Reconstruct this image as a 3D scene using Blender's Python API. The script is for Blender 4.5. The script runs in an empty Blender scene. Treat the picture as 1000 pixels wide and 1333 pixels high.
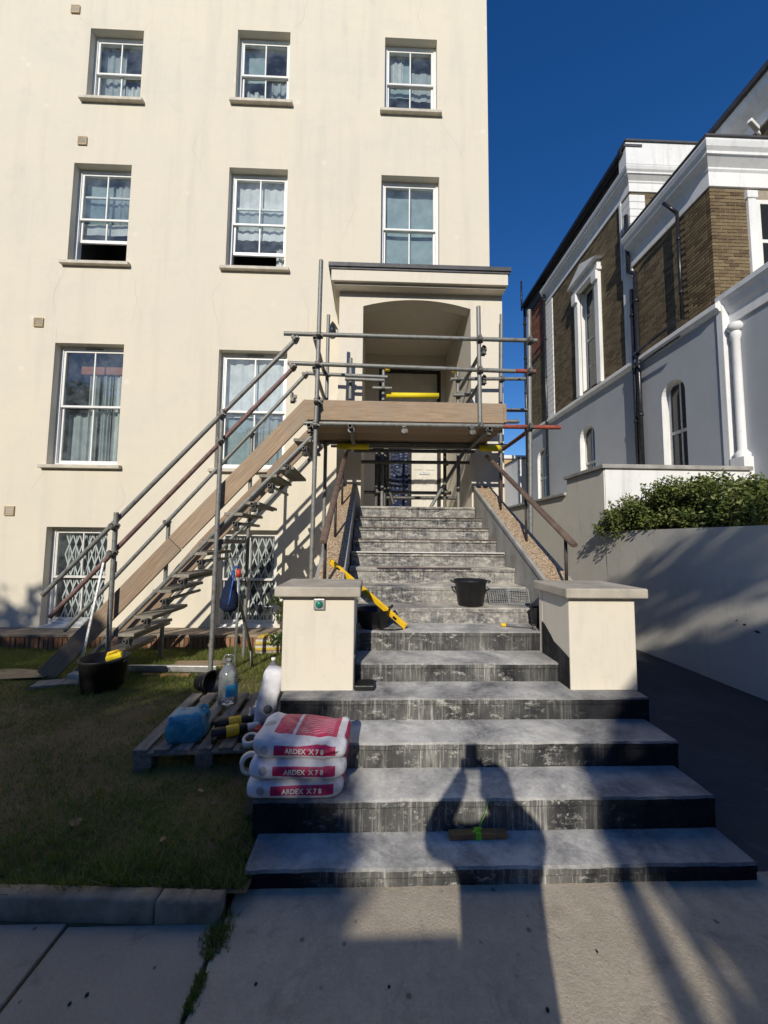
import bpy, bmesh, math, random
import numpy as np
from mathutils import Vector, Matrix

random.seed(11)
R = math.radians
scene = bpy.context.scene
col = scene.collection

# ------------------------------------------------------------------ camera
PITCH, YAW, ROLL = R(4.25), R(1.75), R(0.55)
EYE = 1.6
fwd = Vector((math.sin(YAW)*math.cos(PITCH), math.cos(YAW)*math.cos(PITCH), math.sin(PITCH)))
r0 = Vector((math.cos(YAW), -math.sin(YAW), 0))
u0 = r0.cross(fwd)
rt = r0*math.cos(ROLL) + u0*math.sin(ROLL)
up = -r0*math.sin(ROLL) + u0*math.cos(ROLL)
cam_data = bpy.data.cameras.new('camera')
cam = bpy.data.objects.new('camera', cam_data)
col.objects.link(cam)
cam.matrix_world = Matrix(((rt.x, up.x, -fwd.x, 0), (rt.y, up.y, -fwd.y, 0), (rt.z, up.z, -fwd.z, EYE), (0, 0, 0, 1)))
cam_data.sensor_fit = 'HORIZONTAL'
cam_data.sensor_width = 36.0
cam_data.lens = 18.0
cam_data.clip_start = 0.05
cam_data.clip_end = 2000.0
scene.camera = cam

# ------------------------------------------------------------------ light
SUN = Vector((-0.249, -1.0, 0.534)).normalized()      # towards the sun
el = math.asin(SUN.z)
az = math.atan2(SUN.x, SUN.y)
world = bpy.data.worlds.new('World')
scene.world = world
world.use_nodes = True
wn = world.node_tree
sky = wn.nodes.new('ShaderNodeTexSky')
sky.sky_type = 'NISHITA'
sky.sun_disc = False
sky.sun_elevation = el
sky.sun_rotation = az
sky.altitude = 0.0
sky.air_density = 1.0
sky.dust_density = 0.25
sky.ozone_density = 3.0
hs = wn.nodes.new('ShaderNodeHueSaturation')
hs.inputs['Saturation'].default_value = 1.33
hs.inputs['Hue'].default_value = 0.512
hs.inputs['Value'].default_value = 1.0
wn.links.new(sky.outputs[0], hs.inputs['Color'])
bg = wn.nodes['Background']
bg.inputs['Strength'].default_value = 0.10
wn.links.new(hs.outputs[0], bg.inputs['Color'])
sd = bpy.data.lights.new('sun', 'SUN')
sd.energy = 3.6
sd.angle = R(0.53)
sd.color = (1.0, 0.93, 0.81)
so = bpy.data.objects.new('sun', sd)
col.objects.link(so)
so.rotation_euler = (-SUN).to_track_quat('-Z', 'Y').to_euler()
so.location = (-5, -20, 12)
scene.view_settings.view_transform = 'Standard'
scene.view_settings.look = 'None'
scene.view_settings.exposure = 0.2
scene.view_settings.gamma = 1.0
scene.view_settings.use_curve_mapping = False
scene.render.engine = 'CYCLES'
scene.cycles.max_bounces = 7
scene.cycles.transparent_max_bounces = 16
scene.cycles.use_denoising = True

# ------------------------------------------------------------------ helpers
def tag(o, label=None, cat=None, group=None, kind=None):
    if label: o['label'] = label
    if cat: o['category'] = cat
    if group: o['group'] = group
    if kind: o['kind'] = kind
    return o

def thing(name, label, cat, loc=(0, 0, 0), rot=(0, 0, 0), group=None):
    o = bpy.data.objects.new(name, None)
    col.objects.link(o)
    o.location = loc
    o.rotation_euler = rot
    o.empty_display_size = 0.1
    return tag(o, label, cat, group)

def origin(o):
    v = Vector((0, 0, 0))
    while o is not None:
        v += Vector(o.location)
        o = o.parent
    return v

def V3(*a):
    return Vector(a)

class MB:
    def __init__(s):
        s.v = []; s.f = []; s.s = []; s.m = []
    def add(s, vs, fs, smooth=False, mi=0):
        b = len(s.v)
        s.v += [tuple(p) for p in vs]
        for q in fs:
            s.f.append([b + i for i in q]); s.s.append(smooth); s.m.append(mi)
        return s
    def box(s, x0, x1, y0, y1, z0, z1, mi=0):
        return s.add([(x0,y0,z0),(x1,y0,z0),(x1,y1,z0),(x0,y1,z0),(x0,y0,z1),(x1,y0,z1),(x1,y1,z1),(x0,y1,z1)],
                     [(0,3,2,1),(4,5,6,7),(0,1,5,4),(1,2,6,5),(2,3,7,6),(3,0,4,7)], False, mi)
    def bar(s, p, q, w, h, upv=(0,0,1), mi=0):
        p = Vector(p); q = Vector(q); d = (q-p).normalized(); u = Vector(upv)
        sd_ = d.cross(u)
        if sd_.length < 1e-5: sd_ = d.cross(Vector((1,0,0)))
        sd_.normalize(); u = sd_.cross(d).normalized()
        c = []
        for e in (p, q):
            for a, b in ((-1,-1),(1,-1),(1,1),(-1,1)):
                c.append(e + sd_*a*w/2 + u*b*h/2)
        return s.add(c, [(0,1,2,3),(7,6,5,4),(0,4,5,1),(1,5,6,2),(2,6,7,3),(3,7,4,0)], False, mi)
    def tube(s, p, q, r, r2=None, n=12, cap=True, mi=0):
        p = Vector(p); q = Vector(q); d = (q-p).normalized(); r2 = r if r2 is None else r2
        a = d.cross(Vector((0,0,1)))
        if a.length < 1e-4: a = Vector((1,0,0))
        a.normalize(); b = d.cross(a)
        ring = [a*math.cos(2*math.pi*i/n) + b*math.sin(2*math.pi*i/n) for i in range(n)]
        vs = [p + t*r for t in ring] + [q + t*r2 for t in ring]
        s.add(vs, [(i, (i+1) % n, n+(i+1) % n, n+i) for i in range(n)], True, mi)
        if cap:
            s.add(vs[:n], [tuple(range(n))[::-1]], False, mi)
            s.add(vs[n:], [tuple(range(n))], False, mi)
        return s
    def path(s, pts, r, n=8, mi=0):
        for a, b in zip(pts[:-1], pts[1:]): s.tube(a, b, r, n=n, mi=mi)
        return s
    def prism(s, pts, vec, mi=0):
        n = len(pts); vec = Vector(vec)
        vs = [Vector(p) for p in pts] + [Vector(p)+vec for p in pts]
        nf = [tuple(range(n)), tuple(range(2*n-1, n-1, -1))]
        return s.add(vs, nf + [(i, n+i, n+(i+1) % n, (i+1) % n) for i in range(n)], False, mi)
    def lathe(s, prof, c=(0,0,0), n=28, cap0=False, cap1=False, mi=0, jit=0.0):
        c = Vector(c); vs = []; fs = []
        for k, (r, z) in enumerate(prof):
            for i in range(n):
                a = 2*math.pi*i/n
                rr = r*(1+jit*math.sin(3*a+k)+jit*.6*math.sin(5*a-k*1.7))
                vs.append(c + Vector((rr*math.cos(a), rr*math.sin(a), z)))
        for k in range(len(prof)-1):
            for i in range(n):
                fs.append((k*n+i, k*n+(i+1) % n, (k+1)*n+(i+1) % n, (k+1)*n+i))
        s.add(vs, fs, True, mi)
        if cap0: s.add(vs[:n], [tuple(range(n))[::-1]], False, mi)
        if cap1: s.add(vs[-n:], [tuple(range(n))], False, mi)
        return s
    def build(s, name, mat, parent=None, local=False, bevel=0.0, seg=2, fix=True):
        o0 = Vector((0,0,0)) if (local or parent is None) else origin(parent)
        me = bpy.data.meshes.new(name)
        me.from_pydata([(p[0]-o0.x, p[1]-o0.y, p[2]-o0.z) for p in s.v], [], s.f)
        for m in (mat if isinstance(mat, (list, tuple)) else [mat]): me.materials.append(m)
        me.polygons.foreach_set('use_smooth', s.s)
        me.polygons.foreach_set('material_index', s.m)
        if fix:
            bm = bmesh.new(); bm.from_mesh(me)
            bmesh.ops.remove_doubles(bm, verts=bm.verts, dist=1e-5)
            bmesh.ops.recalc_face_normals(bm, faces=bm.faces)
            bm.to_mesh(me); bm.free()
        me.update()
        return link(name, me, parent, bevel, seg)

def link(name, me, parent=None, bevel=0.0, seg=2):
    o = bpy.data.objects.new(name, me)
    col.objects.link(o)
    if parent is not None: o.parent = parent
    if bevel:
        b = o.modifiers.new('bevel', 'BEVEL'); b.width = bevel; b.segments = seg; b.limit_method = 'ANGLE'; b.angle_limit = R(40)
    return o

def copy_at(o, loc, rot=None, parent=None, name=None):
    c = o.copy(); col.objects.link(c)
    c.location = loc
    if rot is not None: c.rotation_euler = rot
    if parent is not None: c.parent = parent
    return c

def fast_mesh(name, verts, faces, mat, parent=None, loc=(0,0,0), smooth=False):
    """verts (N,3) array, faces (M,k) array, in world space, moved to loc"""
    me = bpy.data.meshes.new(name)
    verts = np.asarray(verts, dtype=np.float32) - np.asarray(loc, dtype=np.float32)
    k = faces.shape[1]; M = faces.shape[0]
    me.vertices.add(len(verts)); me.vertices.foreach_set('co', verts.ravel())
    me.loops.add(M*k); me.loops.foreach_set('vertex_index', faces.astype(np.int32).ravel())
    me.polygons.add(M); me.polygons.foreach_set('loop_start', np.arange(0, M*k, k, dtype=np.int32))
    me.polygons.foreach_set('loop_total', np.full(M, k, dtype=np.int32))
    me.polygons.foreach_set('use_smooth', np.full(M, smooth))
    me.materials.append(mat)
    me.update(calc_edges=True); me.validate()
    return link(name, me, parent)

def leaf_mesh(name, pts, size, mat, parent, loc, rng, long=1.6, flat=0.0):
    """one pointed leaf of four vertices, folded on its midrib, at each point"""
    n = len(pts)
    d = rng.normal(size=(n,3)); d /= np.linalg.norm(d, axis=1)[:,None]
    t = rng.normal(size=(n,3)); t[:,2] += flat; t -= (t*d).sum(1)[:,None]*d; t /= np.linalg.norm(t, axis=1)[:,None]
    b = np.cross(d, t)
    s = (size*rng.uniform(.6, 1.35, n))[:,None]
    p = np.asarray(pts)
    v = np.empty((n,4,3))
    v[:,0] = p - d*s*long*.5
    v[:,1] = p + b*s*.5 + t*s*.12
    v[:,2] = p + d*s*long*.5
    v[:,3] = p - b*s*.5 + t*s*.12
    f = np.arange(n*4).reshape(n,4)
    tri = np.concatenate([f[:,[0,1,2]], f[:,[0,2,3]]])
    return fast_mesh(name, v.reshape(-1,3), tri, mat, parent, loc)

# ------------------------------------------------------------------ materials
class NT:
    def __init__(s, name):
        s.mat = bpy.data.materials.new(name); s.mat.use_nodes = True
        s.t = s.mat.node_tree; s.b = s.t.nodes['Principled BSDF']
        s.out = s.t.nodes['Material Output']
        s._tc = None; s._geo = None; s._oi = None
    def n(s, ty, **kw):
        nd = s.t.nodes.new('ShaderNode'+ty)
        for k, v in kw.items(): setattr(nd, k, v)
        return nd
    def l(s, a, b): s.t.links.new(a, b)
    def put(s, sock, v):
        if hasattr(v, 'default_value') or hasattr(v, 'is_linked'): s.l(v, sock)
        else:
            if isinstance(v, (tuple, list)) and len(v) == 3 and sock.type == 'RGBA': v = tuple(v)+(1,)
            sock.default_value = v
    @property
    def obj(s):
        if not s._tc: s._tc = s.n('TexCoord')
        return s._tc.outputs['Object']
    @property
    def geo(s):
        if not s._geo: s._geo = s.n('NewGeometry')
        return s._geo
    @property
    def pos(s): return s.geo.outputs['Position']
    @property
    def island(s): return s.geo.outputs['Random Per Island']
    @property
    def rand(s):
        if not s._oi: s._oi = s.n('ObjectInfo')
        return s._oi.outputs['Random']
    def scaled(s, vec, sc):
        m = s.n('Mapping'); s.l(vec, m.inputs[0]); m.inputs['Scale'].default_value = sc; return m.outputs[0]
    def noise(s, vec, scale, detail=4, rough=.55, dist=0.0):
        nd = s.n('TexNoise'); s.l(vec, nd.inputs['Vector']); nd.inputs['Scale'].default_value = scale
        nd.inputs['Detail'].default_value = detail; nd.inputs['Roughness'].default_value = rough
        nd.inputs['Distortion'].default_value = dist
        return nd.outputs[0]
    def voro(s, vec, scale, feature='F1', out='Distance', rnd=1.0):
        nd = s.n('TexVoronoi', feature=feature); s.l(vec, nd.inputs['Vector']); nd.inputs['Scale'].default_value = scale
        nd.inputs['Randomness'].default_value = rnd
        return nd.outputs[out]
    def ramp(s, fac, *st):
        nd = s.n('ValToRGB'); s.l(fac, nd.inputs[0]); e = nd.color_ramp.elements
        while len(e) < len(st): e.new(.5)
        for i, (p, c) in enumerate(st):
            e[i].position = p
            if isinstance(c, (int, float)): c = (c, c, c)
            e[i].color = tuple(c)+(1,)
        return nd.outputs[0]
    def mix(s, fac, a, b, mode='MIX'):
        nd = s.n('Mix', data_type='RGBA', blend_type=mode)
        s.put(nd.inputs[0], fac); s.put(nd.inputs[6], a); s.put(nd.inputs[7], b)
        return nd.outputs[2]
    def math(s, op, a, b=0.0, clamp=False):
        nd = s.n('Math', operation=op, use_clamp=clamp); s.put(nd.inputs[0], a); s.put(nd.inputs[1], b); return nd.outputs[0]
    def sep(s, vec):
        nd = s.n('SeparateXYZ'); s.l(vec, nd.inputs[0]); return nd.outputs
    def range(s, v, a, b, c=0.0, d=1.0):
        nd = s.n('MapRange'); s.put(nd.inputs[0], v)
        for i, x in enumerate((a, b, c, d)): nd.inputs[i+1].default_value = x
        return nd.outputs[0]
    def bump(s, h, strength=.3, dist=.01, prev=None):
        nd = s.n('Bump'); s.l(h, nd.inputs['Height']); nd.inputs['Strength'].default_value = strength
        nd.inputs['Distance'].default_value = dist
        if prev is not None: s.l(prev, nd.inputs['Normal'])
        s.l(nd.outputs[0], s.b.inputs['Normal']); return nd.outputs[0]
    def fin(s, color=None, rough=None, metal=None, spec=None):
        if color is not None: s.put(s.b.inputs['Base Color'], color)
        if rough is not None: s.put(s.b.inputs['Roughness'], rough)
        if metal is not None: s.put(s.b.inputs['Metallic'], metal)
        if spec is not None: s.put(s.b.inputs['Specular IOR Level'], spec)
        return s.mat

def simple(name, c, rough=.6, metal=0.0, var=.12, scale=8.0, bump=.15, bscale=60.0, spec=.4, bd=.004, rnd=0.0):
    m = NT(name)
    a = tuple(max(0, x*(1-var)) for x in c); b = tuple(min(1, x*(1+var)) for x in c)
    cc = m.ramp(m.noise(m.obj, scale, 5), (.3, a), (.7, b))
    if rnd:
        cc = m.mix(1.0, cc, m.ramp(m.rand, (0, 1-rnd), (1, 1.0)), 'MULTIPLY')
    if bump: m.bump(m.noise(m.obj, bscale, 4), bump, bd)
    rr = m.range(m.noise(m.obj, scale*2.3, 3), .3, .7, max(0, rough-.08), min(1, rough+.08))
    return m.fin(cc, rr, metal, spec)

MT = {}
def mats():
    # cream painted render, weathered
    m = NT('cream_render'); p = m.pos
    big = m.noise(p, .7, 5, .6)
    st = m.noise(m.scaled(p, (3.0, 3.0, .25)), 1.3, 5, .6)
    base = m.mix(m.range(big, .35, .68), (.715, .65, .52), (.675, .625, .515))
    base = m.mix(m.range(st, .50, .72, 0, .42), base, (.57, .53, .445))
    blo = m.noise(p, 2.6, 7, .72, .6)
    base = m.mix(m.range(blo, .53, .66, 0, .30), base, (.60, .57, .49))
    crs = m.noise(m.scaled(p, (.35, .35, 3.2)), 1.6, 6, .7)
    base = m.mix(m.range(crs, .52, .72, 0, .22), base, (.60, .565, .475))
    mott = m.noise(p, 5.5, 6, .65)
    base = m.mix(m.range(mott, .55, .72, 0, .16), base, (.80, .75, .63))
    pat = m.voro(p, 1.15)
    base = m.mix(m.range(pat, .08, .03, 0, .45), base, (.82, .79, .71))
    cr = m.voro(m.scaled(p, (1, 1, .45)), .55, 'DISTANCE_TO_EDGE')
    crn = m.math('ADD', cr, m.math('MULTIPLY', m.math('SUBTRACT', m.noise(p, 7, 4), .5), .05))
    cmask = m.math('MULTIPLY', m.range(m.math('ABSOLUTE', crn), .0045, .0012), m.range(m.noise(p, 1.1, 2), .5, .6))
    base = m.mix(m.math('MULTIPLY', cmask, .07), base, (.40, .35, .28))
    h = m.math('ADD', m.noise(p, 90, 3), m.math('MULTIPLY', m.noise(p, 6, 4), 2.2))
    m.bump(h, .22, .006)
    MT['cream'] = m.fin(base, .85, 0, .25)
    # smoother fresher cream for porch and piers
    m = NT('cream_smooth'); p = m.pos
    base = m.mix(m.range(m.noise(p, 2.2, 5), .35, .7), (.72, .66, .545), (.695, .645, .545))
    base = m.mix(m.range(m.noise(p, 14, 5, .7), .55, .75, 0, .35), base, (.55, .52, .45))
    base = m.mix(m.range(m.noise(m.scaled(p, (5, 5, .6)), 1.6, 6, .7), .52, .70, 0, .35), base, (.52, .49, .43))
    base = m.mix(m.range(m.noise(p, 3.3, 7, .75, .8), .56, .68, 0, .3), base, (.56, .53, .47))
    m.bump(m.noise(p, 70, 4), .12, .004)
    MT['cream2'] = m.fin(base, .8, 0, .25)
    # white-painted masonry of the neighbour
    m = NT('white_masonry'); p = m.pos
    base = m.mix(m.range(m.noise(p, 1.2, 6, .65), .4, .75), (.80, .80, .79), (.70, .71, .71))
    base = m.mix(m.range(m.noise(m.scaled(p, (4, 4, .4)), 1.5, 6, .7), .50, .70, 0, .5), base, (.50, .50, .48))
    base = m.mix(m.range(m.noise(p, 8, 7, .75), .56, .70, 0, .35), base, (.45, .45, .43))
    m.bump(m.noise(p, 45, 4), .15, .006)
    MT['white_wall'] = m.fin(base, .75, 0, .25)
    m = NT('grey_masonry_paint'); p = m.pos
    base = m.mix(m.range(m.noise(p, 1.2, 6, .65), .4, .75), (.40, .42, .45), (.355, .375, .405))
    base = m.mix(m.range(m.noise(m.scaled(p, (4, 4, .4)), 1.5, 5), .58, .78, 0, .3), base, (.30, .31, .32))
    m.bump(m.noise(p, 45, 4), .15, .006)
    MT['grey_wall'] = m.fin(base, .75, 0, .25)
    # rendered drive wall, pale, scuffed at its foot
    m = NT('drive_wall_render'); p = m.pos
    base = m.mix(m.range(m.noise(p, 1.1, 6, .65), .35, .7), (.72, .69, .61), (.65, .625, .56))
    base = m.mix(m.range(m.noise(m.scaled(p, (3, 3, .5)), 1.6, 6, .7), .55, .75, 0, .45), base, (.42, .41, .37))
    cr = m.voro(m.scaled(p, (1, 1, 1.2)), .8, 'DISTANCE_TO_EDGE')
    crn = m.math('ADD', cr, m.math('MULTIPLY', m.math('SUBTRACT', m.noise(p, 3, 3), .5), .05))
    cm = m.math('MULTIPLY', m.range(m.math('ABSOLUTE', crn), .0035, .001), m.range(m.noise(p, .9, 2), .53, .58))
    base = m.mix(m.math('MULTIPLY', cm, .12), base, (.14, .13, .12))
    m.bump(m.math('ADD', m.noise(p, 4, 4), m.math('MULTIPLY', m.noise(p, 50, 4), .3)), .3, .015)
    MT['drive_wall'] = m.fin(base, .85, 0, .2)
    # steps: dark bituminous screed under plaster dust
    def steps(name, upper):
        m = NT(name); p = m.pos; xyz = m.sep(p)
        nz = m.sep(m.geo.outputs['True Normal'])[2]
        tread = m.range(nz, .5, .8)
        dark = m.ramp(m.noise(p, 9, 6, .65), (.3, (.007, .0075, .010)), (.7, (.022, .023, .028)))
        # dust on the treads: broad clouds plus fine mottling
        cl = m.noise(p, 2.0, 6, .62, .5)
        fine = m.noise(p, 34, 5, .7)
        grit = m.noise(p, 120, 4, .8)
        dmask = m.range(m.math('ADD', cl, m.math('MULTIPLY', m.math('SUBTRACT', fine, .5), .30)), .28, .60)
        if upper: dustc = m.mix(m.range(m.noise(p, 6, 5), .35, .65), (.55, .50, .41), (.74, .69, .58))
        else: dustc = m.mix(m.range(m.noise(p, 6, 5), .35, .65), (.50, .485, .455), (.74, .72, .66))
        ctr = m.range(m.math('ABSOLUTE', m.math('SUBTRACT', xyz[0], .55)), .50, 1.30, 1.0, .30 if not upper else .9)
        td = m.mix(m.math('MULTIPLY', dmask, ctr), m.mix(.6, dark, (.15, .155, .17)), dustc)
        td = m.mix(m.range(grit, .55, .75, 0, .35), td, (.10, .10, .11))
        # risers: drips running down from the nosing
        dr = m.noise(m.scaled(p, (1, .2, .04)), 46, 5, .8)
        dr2 = m.noise(m.scaled(p, (1, .3, .6)), 2.6, 4, .6)
        drip = m.math('MULTIPLY', m.range(dr, .44, .66), m.range(dr2, .36, .58))
        smear = m.noise(m.scaled(p, (1, 1, 2.2)), 9.0, 9, .8, .25)
        sm2 = m.noise(m.scaled(p, (1, 1, .7)), 38, 8, .85, .2)
        both = m.math('ADD', m.math('MULTIPLY', smear, .65), m.math('MULTIPLY', sm2, .35))
        if upper:
            riser = m.ramp(both, (.40, (.03, .032, .038)), (.48, (.085, .086, .092)), (.535, (.26, .25, .23)), (.62, (.62, .59, .51)))
            riser = m.mix(m.range(m.noise(p, 1.7, 3), .45, .65, 0, .35), riser, (.50, .48, .43))
            riser = m.mix(m.math('MULTIPLY', drip, .35), riser, (.6, .58, .52))
        else:
            rc = m.range(m.math('ABSOLUTE', m.math('SUBTRACT', xyz[0], .55)), .45, .95, 1.0, .05)
            rm = m.math('MAXIMUM', m.math('MULTIPLY', drip, .85), m.math('MULTIPLY', m.range(both, .52, .60), .8))
            veil = m.math('MULTIPLY', m.range(dr2, .3, .6), .22)
            riser = m.mix(m.math('MULTIPLY', m.math('MAXIMUM', rm, veil), rc), dark, (.56, .55, .50))
        m.bump(m.math('ADD', m.noise(p, 60, 5, .7), m.math('MULTIPLY', m.noise(p, 8, 4), 1.0)), .35, .007)
        return m.fin(m.mix(tread, riser, td), m.range(fine, .3, .7, .8, .97), 0, .10)
    MT['step'] = steps('bituminous_step_dusted', False)
    MT['step_up'] = steps('plaster_smeared_step', True)
    # pebble-dash coping
    m = NT('pebbledash_coping'); p = m.pos
    c = m.voro(p, 85, 'F1', 'Color')
    cc = m.ramp(m.sep(c)[0], (0, (.25, .15, .085)), (.5, (.47, .34, .21)), (1, (.66, .55, .40)))
    m.bump(m.voro(p, 85), .9, .012)
    MT['pebble'] = m.fin(cc, .85, 0, .25)
    MT['stone'] = simple('weathered_stone', (.44, .40, .33), .85, 0, .22, 5, .35, 60, .2, .006)
    MT['stone_grey'] = simple('grey_cement_render', (.33, .32, .295), .88, 0, .28, 4, .35, 40, .2, .008)
    MT['kerb'] = simple('dirty_kerb_concrete', (.27, .225, .165), .92, 0, .35, 9, .6, 50, .15, .008)
    MT['sill'] = simple('painted_sill', (.56, .51, .42), .7, 0, .18, 7, .25, 60)
    MT['block'] = simple('grey_sandy_render', (.63, .59, .50), .88, 0, .15, 2.5, .3, 50, .2, .006)
    # concrete forecourt
    m = NT('worn_concrete'); p = m.pos
    base = m.mix(m.range(m.noise(p, 1.6, 6, .65), .3, .7), (.35, .30, .23), (.48, .415, .32))
    base = m.mix(m.range(m.noise(p, 11, 7, .75, .4), .44, .68, 0, .45), base, (.58, .51, .40))
    base = m.mix(m.range(m.noise(p, 70, 5, .8), .52, .70, 0, .45), base, (.64, .57, .455))
    base = m.mix(m.range(m.noise(p, 95, 4, .85), .56, .70, 0, .45), base, (.16, .14, .115))
    sp = m.voro(p, 7.5); base = m.mix(m.range(sp, .10, .05, 0, .7), base, (.10, .085, .07))
    base = m.mix(m.range(m.noise(p, 3.4, 8, .75, 1.2), .55, .68, 0, .6), base, (.22, .195, .16))
    m.bump(m.math('ADD', m.noise(p, 85, 5, .75), m.math('MULTIPLY', m.noise(p, 5, 4), .5)), .6, .008)
    MT['concrete'] = m.fin(base, .92, 0, .15)
    m = NT('paving_slab_concrete'); p = m.pos
    base = m.mix(m.range(m.noise(p, 2.2, 6, .65), .3, .7), (.27, .235, .185), (.36, .315, .25))
    base = m.mix(m.range(m.noise(p, 90, 5, .8), .5, .75, 0, .6), base, (.43, .41, .38))
    sp = m.voro(p, 9.0); base = m.mix(m.range(sp, .085, .04, 0, .8), base, (.07, .06, .055))
    base = m.mix(m.range(m.noise(p, 5, 6, .7, 1.), .58, .7, 0, .5), base, (.15, .14, .12))
    m.bump(m.noise(p, 90, 5, .75), .4, .006)
    MT['slab'] = m.fin(base, .9, 0, .25)
    m = NT('asphalt'); p = m.pos
    base = m.mix(m.range(m.noise(p, 1.4, 6, .6), .3, .7), (.042, .043, .048), (.075, .076, .08))
    base = m.mix(m.range(m.noise(p, 140, 3, .8), .55, .75, 0, .7), base, (.16, .16, .16))
    base = m.mix(m.range(m.noise(p, 3.2, 7, .75, .8), .56, .68, 0, .5), base, (.12, .12, .125))
    base = m.mix(m.range(m.voro(p, 6.0), .05, .03, 0, .6), base, (.35, .34, .32))
    m.bump(m.noise(p, 130, 4, .8), .6, .008)
    MT['asphalt'] = m.fin(base, .85, 0, .3)
    m = NT('lawn_soil'); p = m.pos
    base = m.mix(m.range(m.noise(p, 2.0, 6, .65), .35, .65), (.17, .125, .065), (.24, .18, .10))
    base = m.mix(m.range(m.noise(p, 1.1, 5, .6), .5, .62), base, (.11, .13, .035))
    base = m.mix(m.range(m.noise(p, 60, 4, .8), .55, .75, 0, .7), base, (.30, .24, .14))
    m.bump(m.noise(p, 30, 6, .75), .9, .03)
    MT['soil'] = m.fin(base, .95, 0, .15)
    def foliage(name, a, b, c, rough=.5, trans=.25):
        m = NT(name)
        cc = m.ramp(m.island, (0, a), (.55, b), (1, c))
        m.fin(cc, rough, 0, .35)
        tr = m.n('BsdfTranslucent'); m.put(tr.inputs[0], m.mix(.5, cc, (.25, .32, .05)))
        ms = m.n('MixShader'); ms.inputs[0].default_value = trans
        m.l(m.b.outputs[0], ms.inputs[1]); m.l(tr.outputs[0], ms.inputs[2]); m.l(ms.outputs[0], m.out.inputs[0])
        return m.mat
    MT['grass'] = foliage('grass_blade', (.075, .115, .02), (.14, .195, .035), (.31, .265, .11), .6, .3)
    MT['hedge'] = foliage('shrub_leaf', (.045, .07, .018), (.11, .15, .035), (.27, .28, .09), .42, .22)
    MT['rose'] = foliage('rose_leaf', (.03, .055, .015), (.06, .10, .025), (.13, .16, .05), .45, .25)
    MT['tree'] = foliage('tree_leaf', (.03, .055, .015), (.05, .085, .022), (.09, .12, .035), .5, .12)
    MT['bark'] = simple('bark', (.10, .08, .06), .9, 0, .35, 9, .7, 30, .2, .02)
    MT['twig'] = simple('twig', (.09, .065, .04), .85, 0, .3, 12, .3)
    MT['dry_leaf'] = simple('fallen_leaf', (.34, .24, .13), .8, 0, .35, 25, .2, 40, .3, .003, .5)
    # brickwork
    def brickm(name, c1, c2, c3, mortar, axis):
        m = NT(name); p = m.pos; x, y, z = m.sep(p)
        cb = m.n('CombineXYZ'); m.l(x if axis == 'x' else y, cb.inputs[0]); m.l(z, cb.inputs[1])
        bt = m.n('TexBrick'); m.l(cb.outputs[0], bt.inputs['Vector'])
        bt.inputs['Scale'].default_value = 1.0; bt.inputs['Brick Width'].default_value = .225; bt.inputs['Row Height'].default_value = .075
        bt.inputs['Mortar Size'].default_value = .006; bt.inputs['Mortar Smooth'].default_value = .25
        bt.inputs['Color1'].default_value = (0, 0, 0, 1); bt.inputs['Color2'].default_value = (1, 1, 1, 1); bt.inputs['Mortar'].default_value = (.5, .5, .5, 1)
        bc = m.ramp(bt.outputs[0], (0, c1), (.5, c2), (1, c3))
        bc = m.mix(m.range(m.noise(p, 2.2, 6, .7), .4, .7, 0, .6), bc, c1)
        bc = m.mix(m.range(m.noise(p, 28, 5, .75), .5, .75, 0, .5), bc, tuple(v*1.4 for v in c3))
        base = m.mix(bt.outputs['Fac'], bc, mortar)
        bp = m.bump(m.math('SUBTRACT', 1.0, bt.outputs['Fac']), .6, .008)
        m.bump(m.noise(p, 60, 4), .3, .005, bp)
        return m.fin(base, .9, 0, .15)
    MT['brick_y'] = brickm('yellow_stock_brick_side', (.065, .048, .030), (.135, .10, .058), (.20, .155, .09), (.21, .185, .14), 'y')
    MT['brick_x'] = brickm('yellow_stock_brick_front', (.065, .048, .030), (.135, .10, .058), (.20, .155, .09), (.21, .185, .14), 'x')
    MT['brick_red'] = brickm('red_brick_side', (.14, .045, .028), (.24, .085, .05), (.30, .12, .075), (.24, .17, .13), 'y')
    MT['mortar'] = simple('mortar', (.33, .29, .22), .95, 0, .2, 12, .4)
    m = NT('stock_brick_unit'); p = m.pos
    bc = m.ramp(m.rand, (0, (.08, .058, .034)), (.3, (.15, .11, .062)), (.75, (.215, .165, .095)), (1, (.12, .08, .05)))
    bc = m.mix(m.range(m.noise(p, 30, 5, .75), .5, .72, 0, .5), bc, (.34, .27, .17))
    m.bump(m.noise(p, 70, 4), .4, .005)
    MT['brick_unit'] = m.fin(bc, .9, 0, .15)
    m = NT('plinth_brick_unit'); p = m.pos
    bc = m.ramp(m.rand, (0, (.16, .075, .045)), (.35, (.26, .13, .075)), (.7, (.33, .19, .11)), (1, (.22, .17, .11)))
    bc = m.mix(m.range(m.noise(p, 24, 5, .75), .5, .72, 0, .6), bc, (.10, .085, .06))
    m.bump(m.noise(p, 60, 4), .5, .006)
    MT['plinth_brick'] = m.fin(bc, .9, 0, .15)
    # window things
    MT['white_paint'] = simple('white_gloss_paint', (.78, .78, .75), .4, 0, .06, 9, .1, 30, .45)
    MT['white_worn'] = simple('worn_white_paint', (.66, .65, .61), .55, 0, .14, 14, .2, 40, .4)
    m = NT('window_glass')
    vd = m.n('VectorMath', operation='DOT_PRODUCT'); m.l(m.geo.outputs['Incoming'], vd.inputs[0]); m.l(m.geo.outputs['Normal'], vd.inputs[1])
    schl = m.math('ADD', .09, m.math('MULTIPLY', .91, m.math('POWER', m.math('SUBTRACT', 1.0, m.math('ABSOLUTE', vd.outputs['Value'])), 5.0)))
    gl = m.n('BsdfGlossy'); gl.inputs['Roughness'].default_value = .02; gl.inputs['Color'].default_value = (.95, .98, 1, 1)
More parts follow.
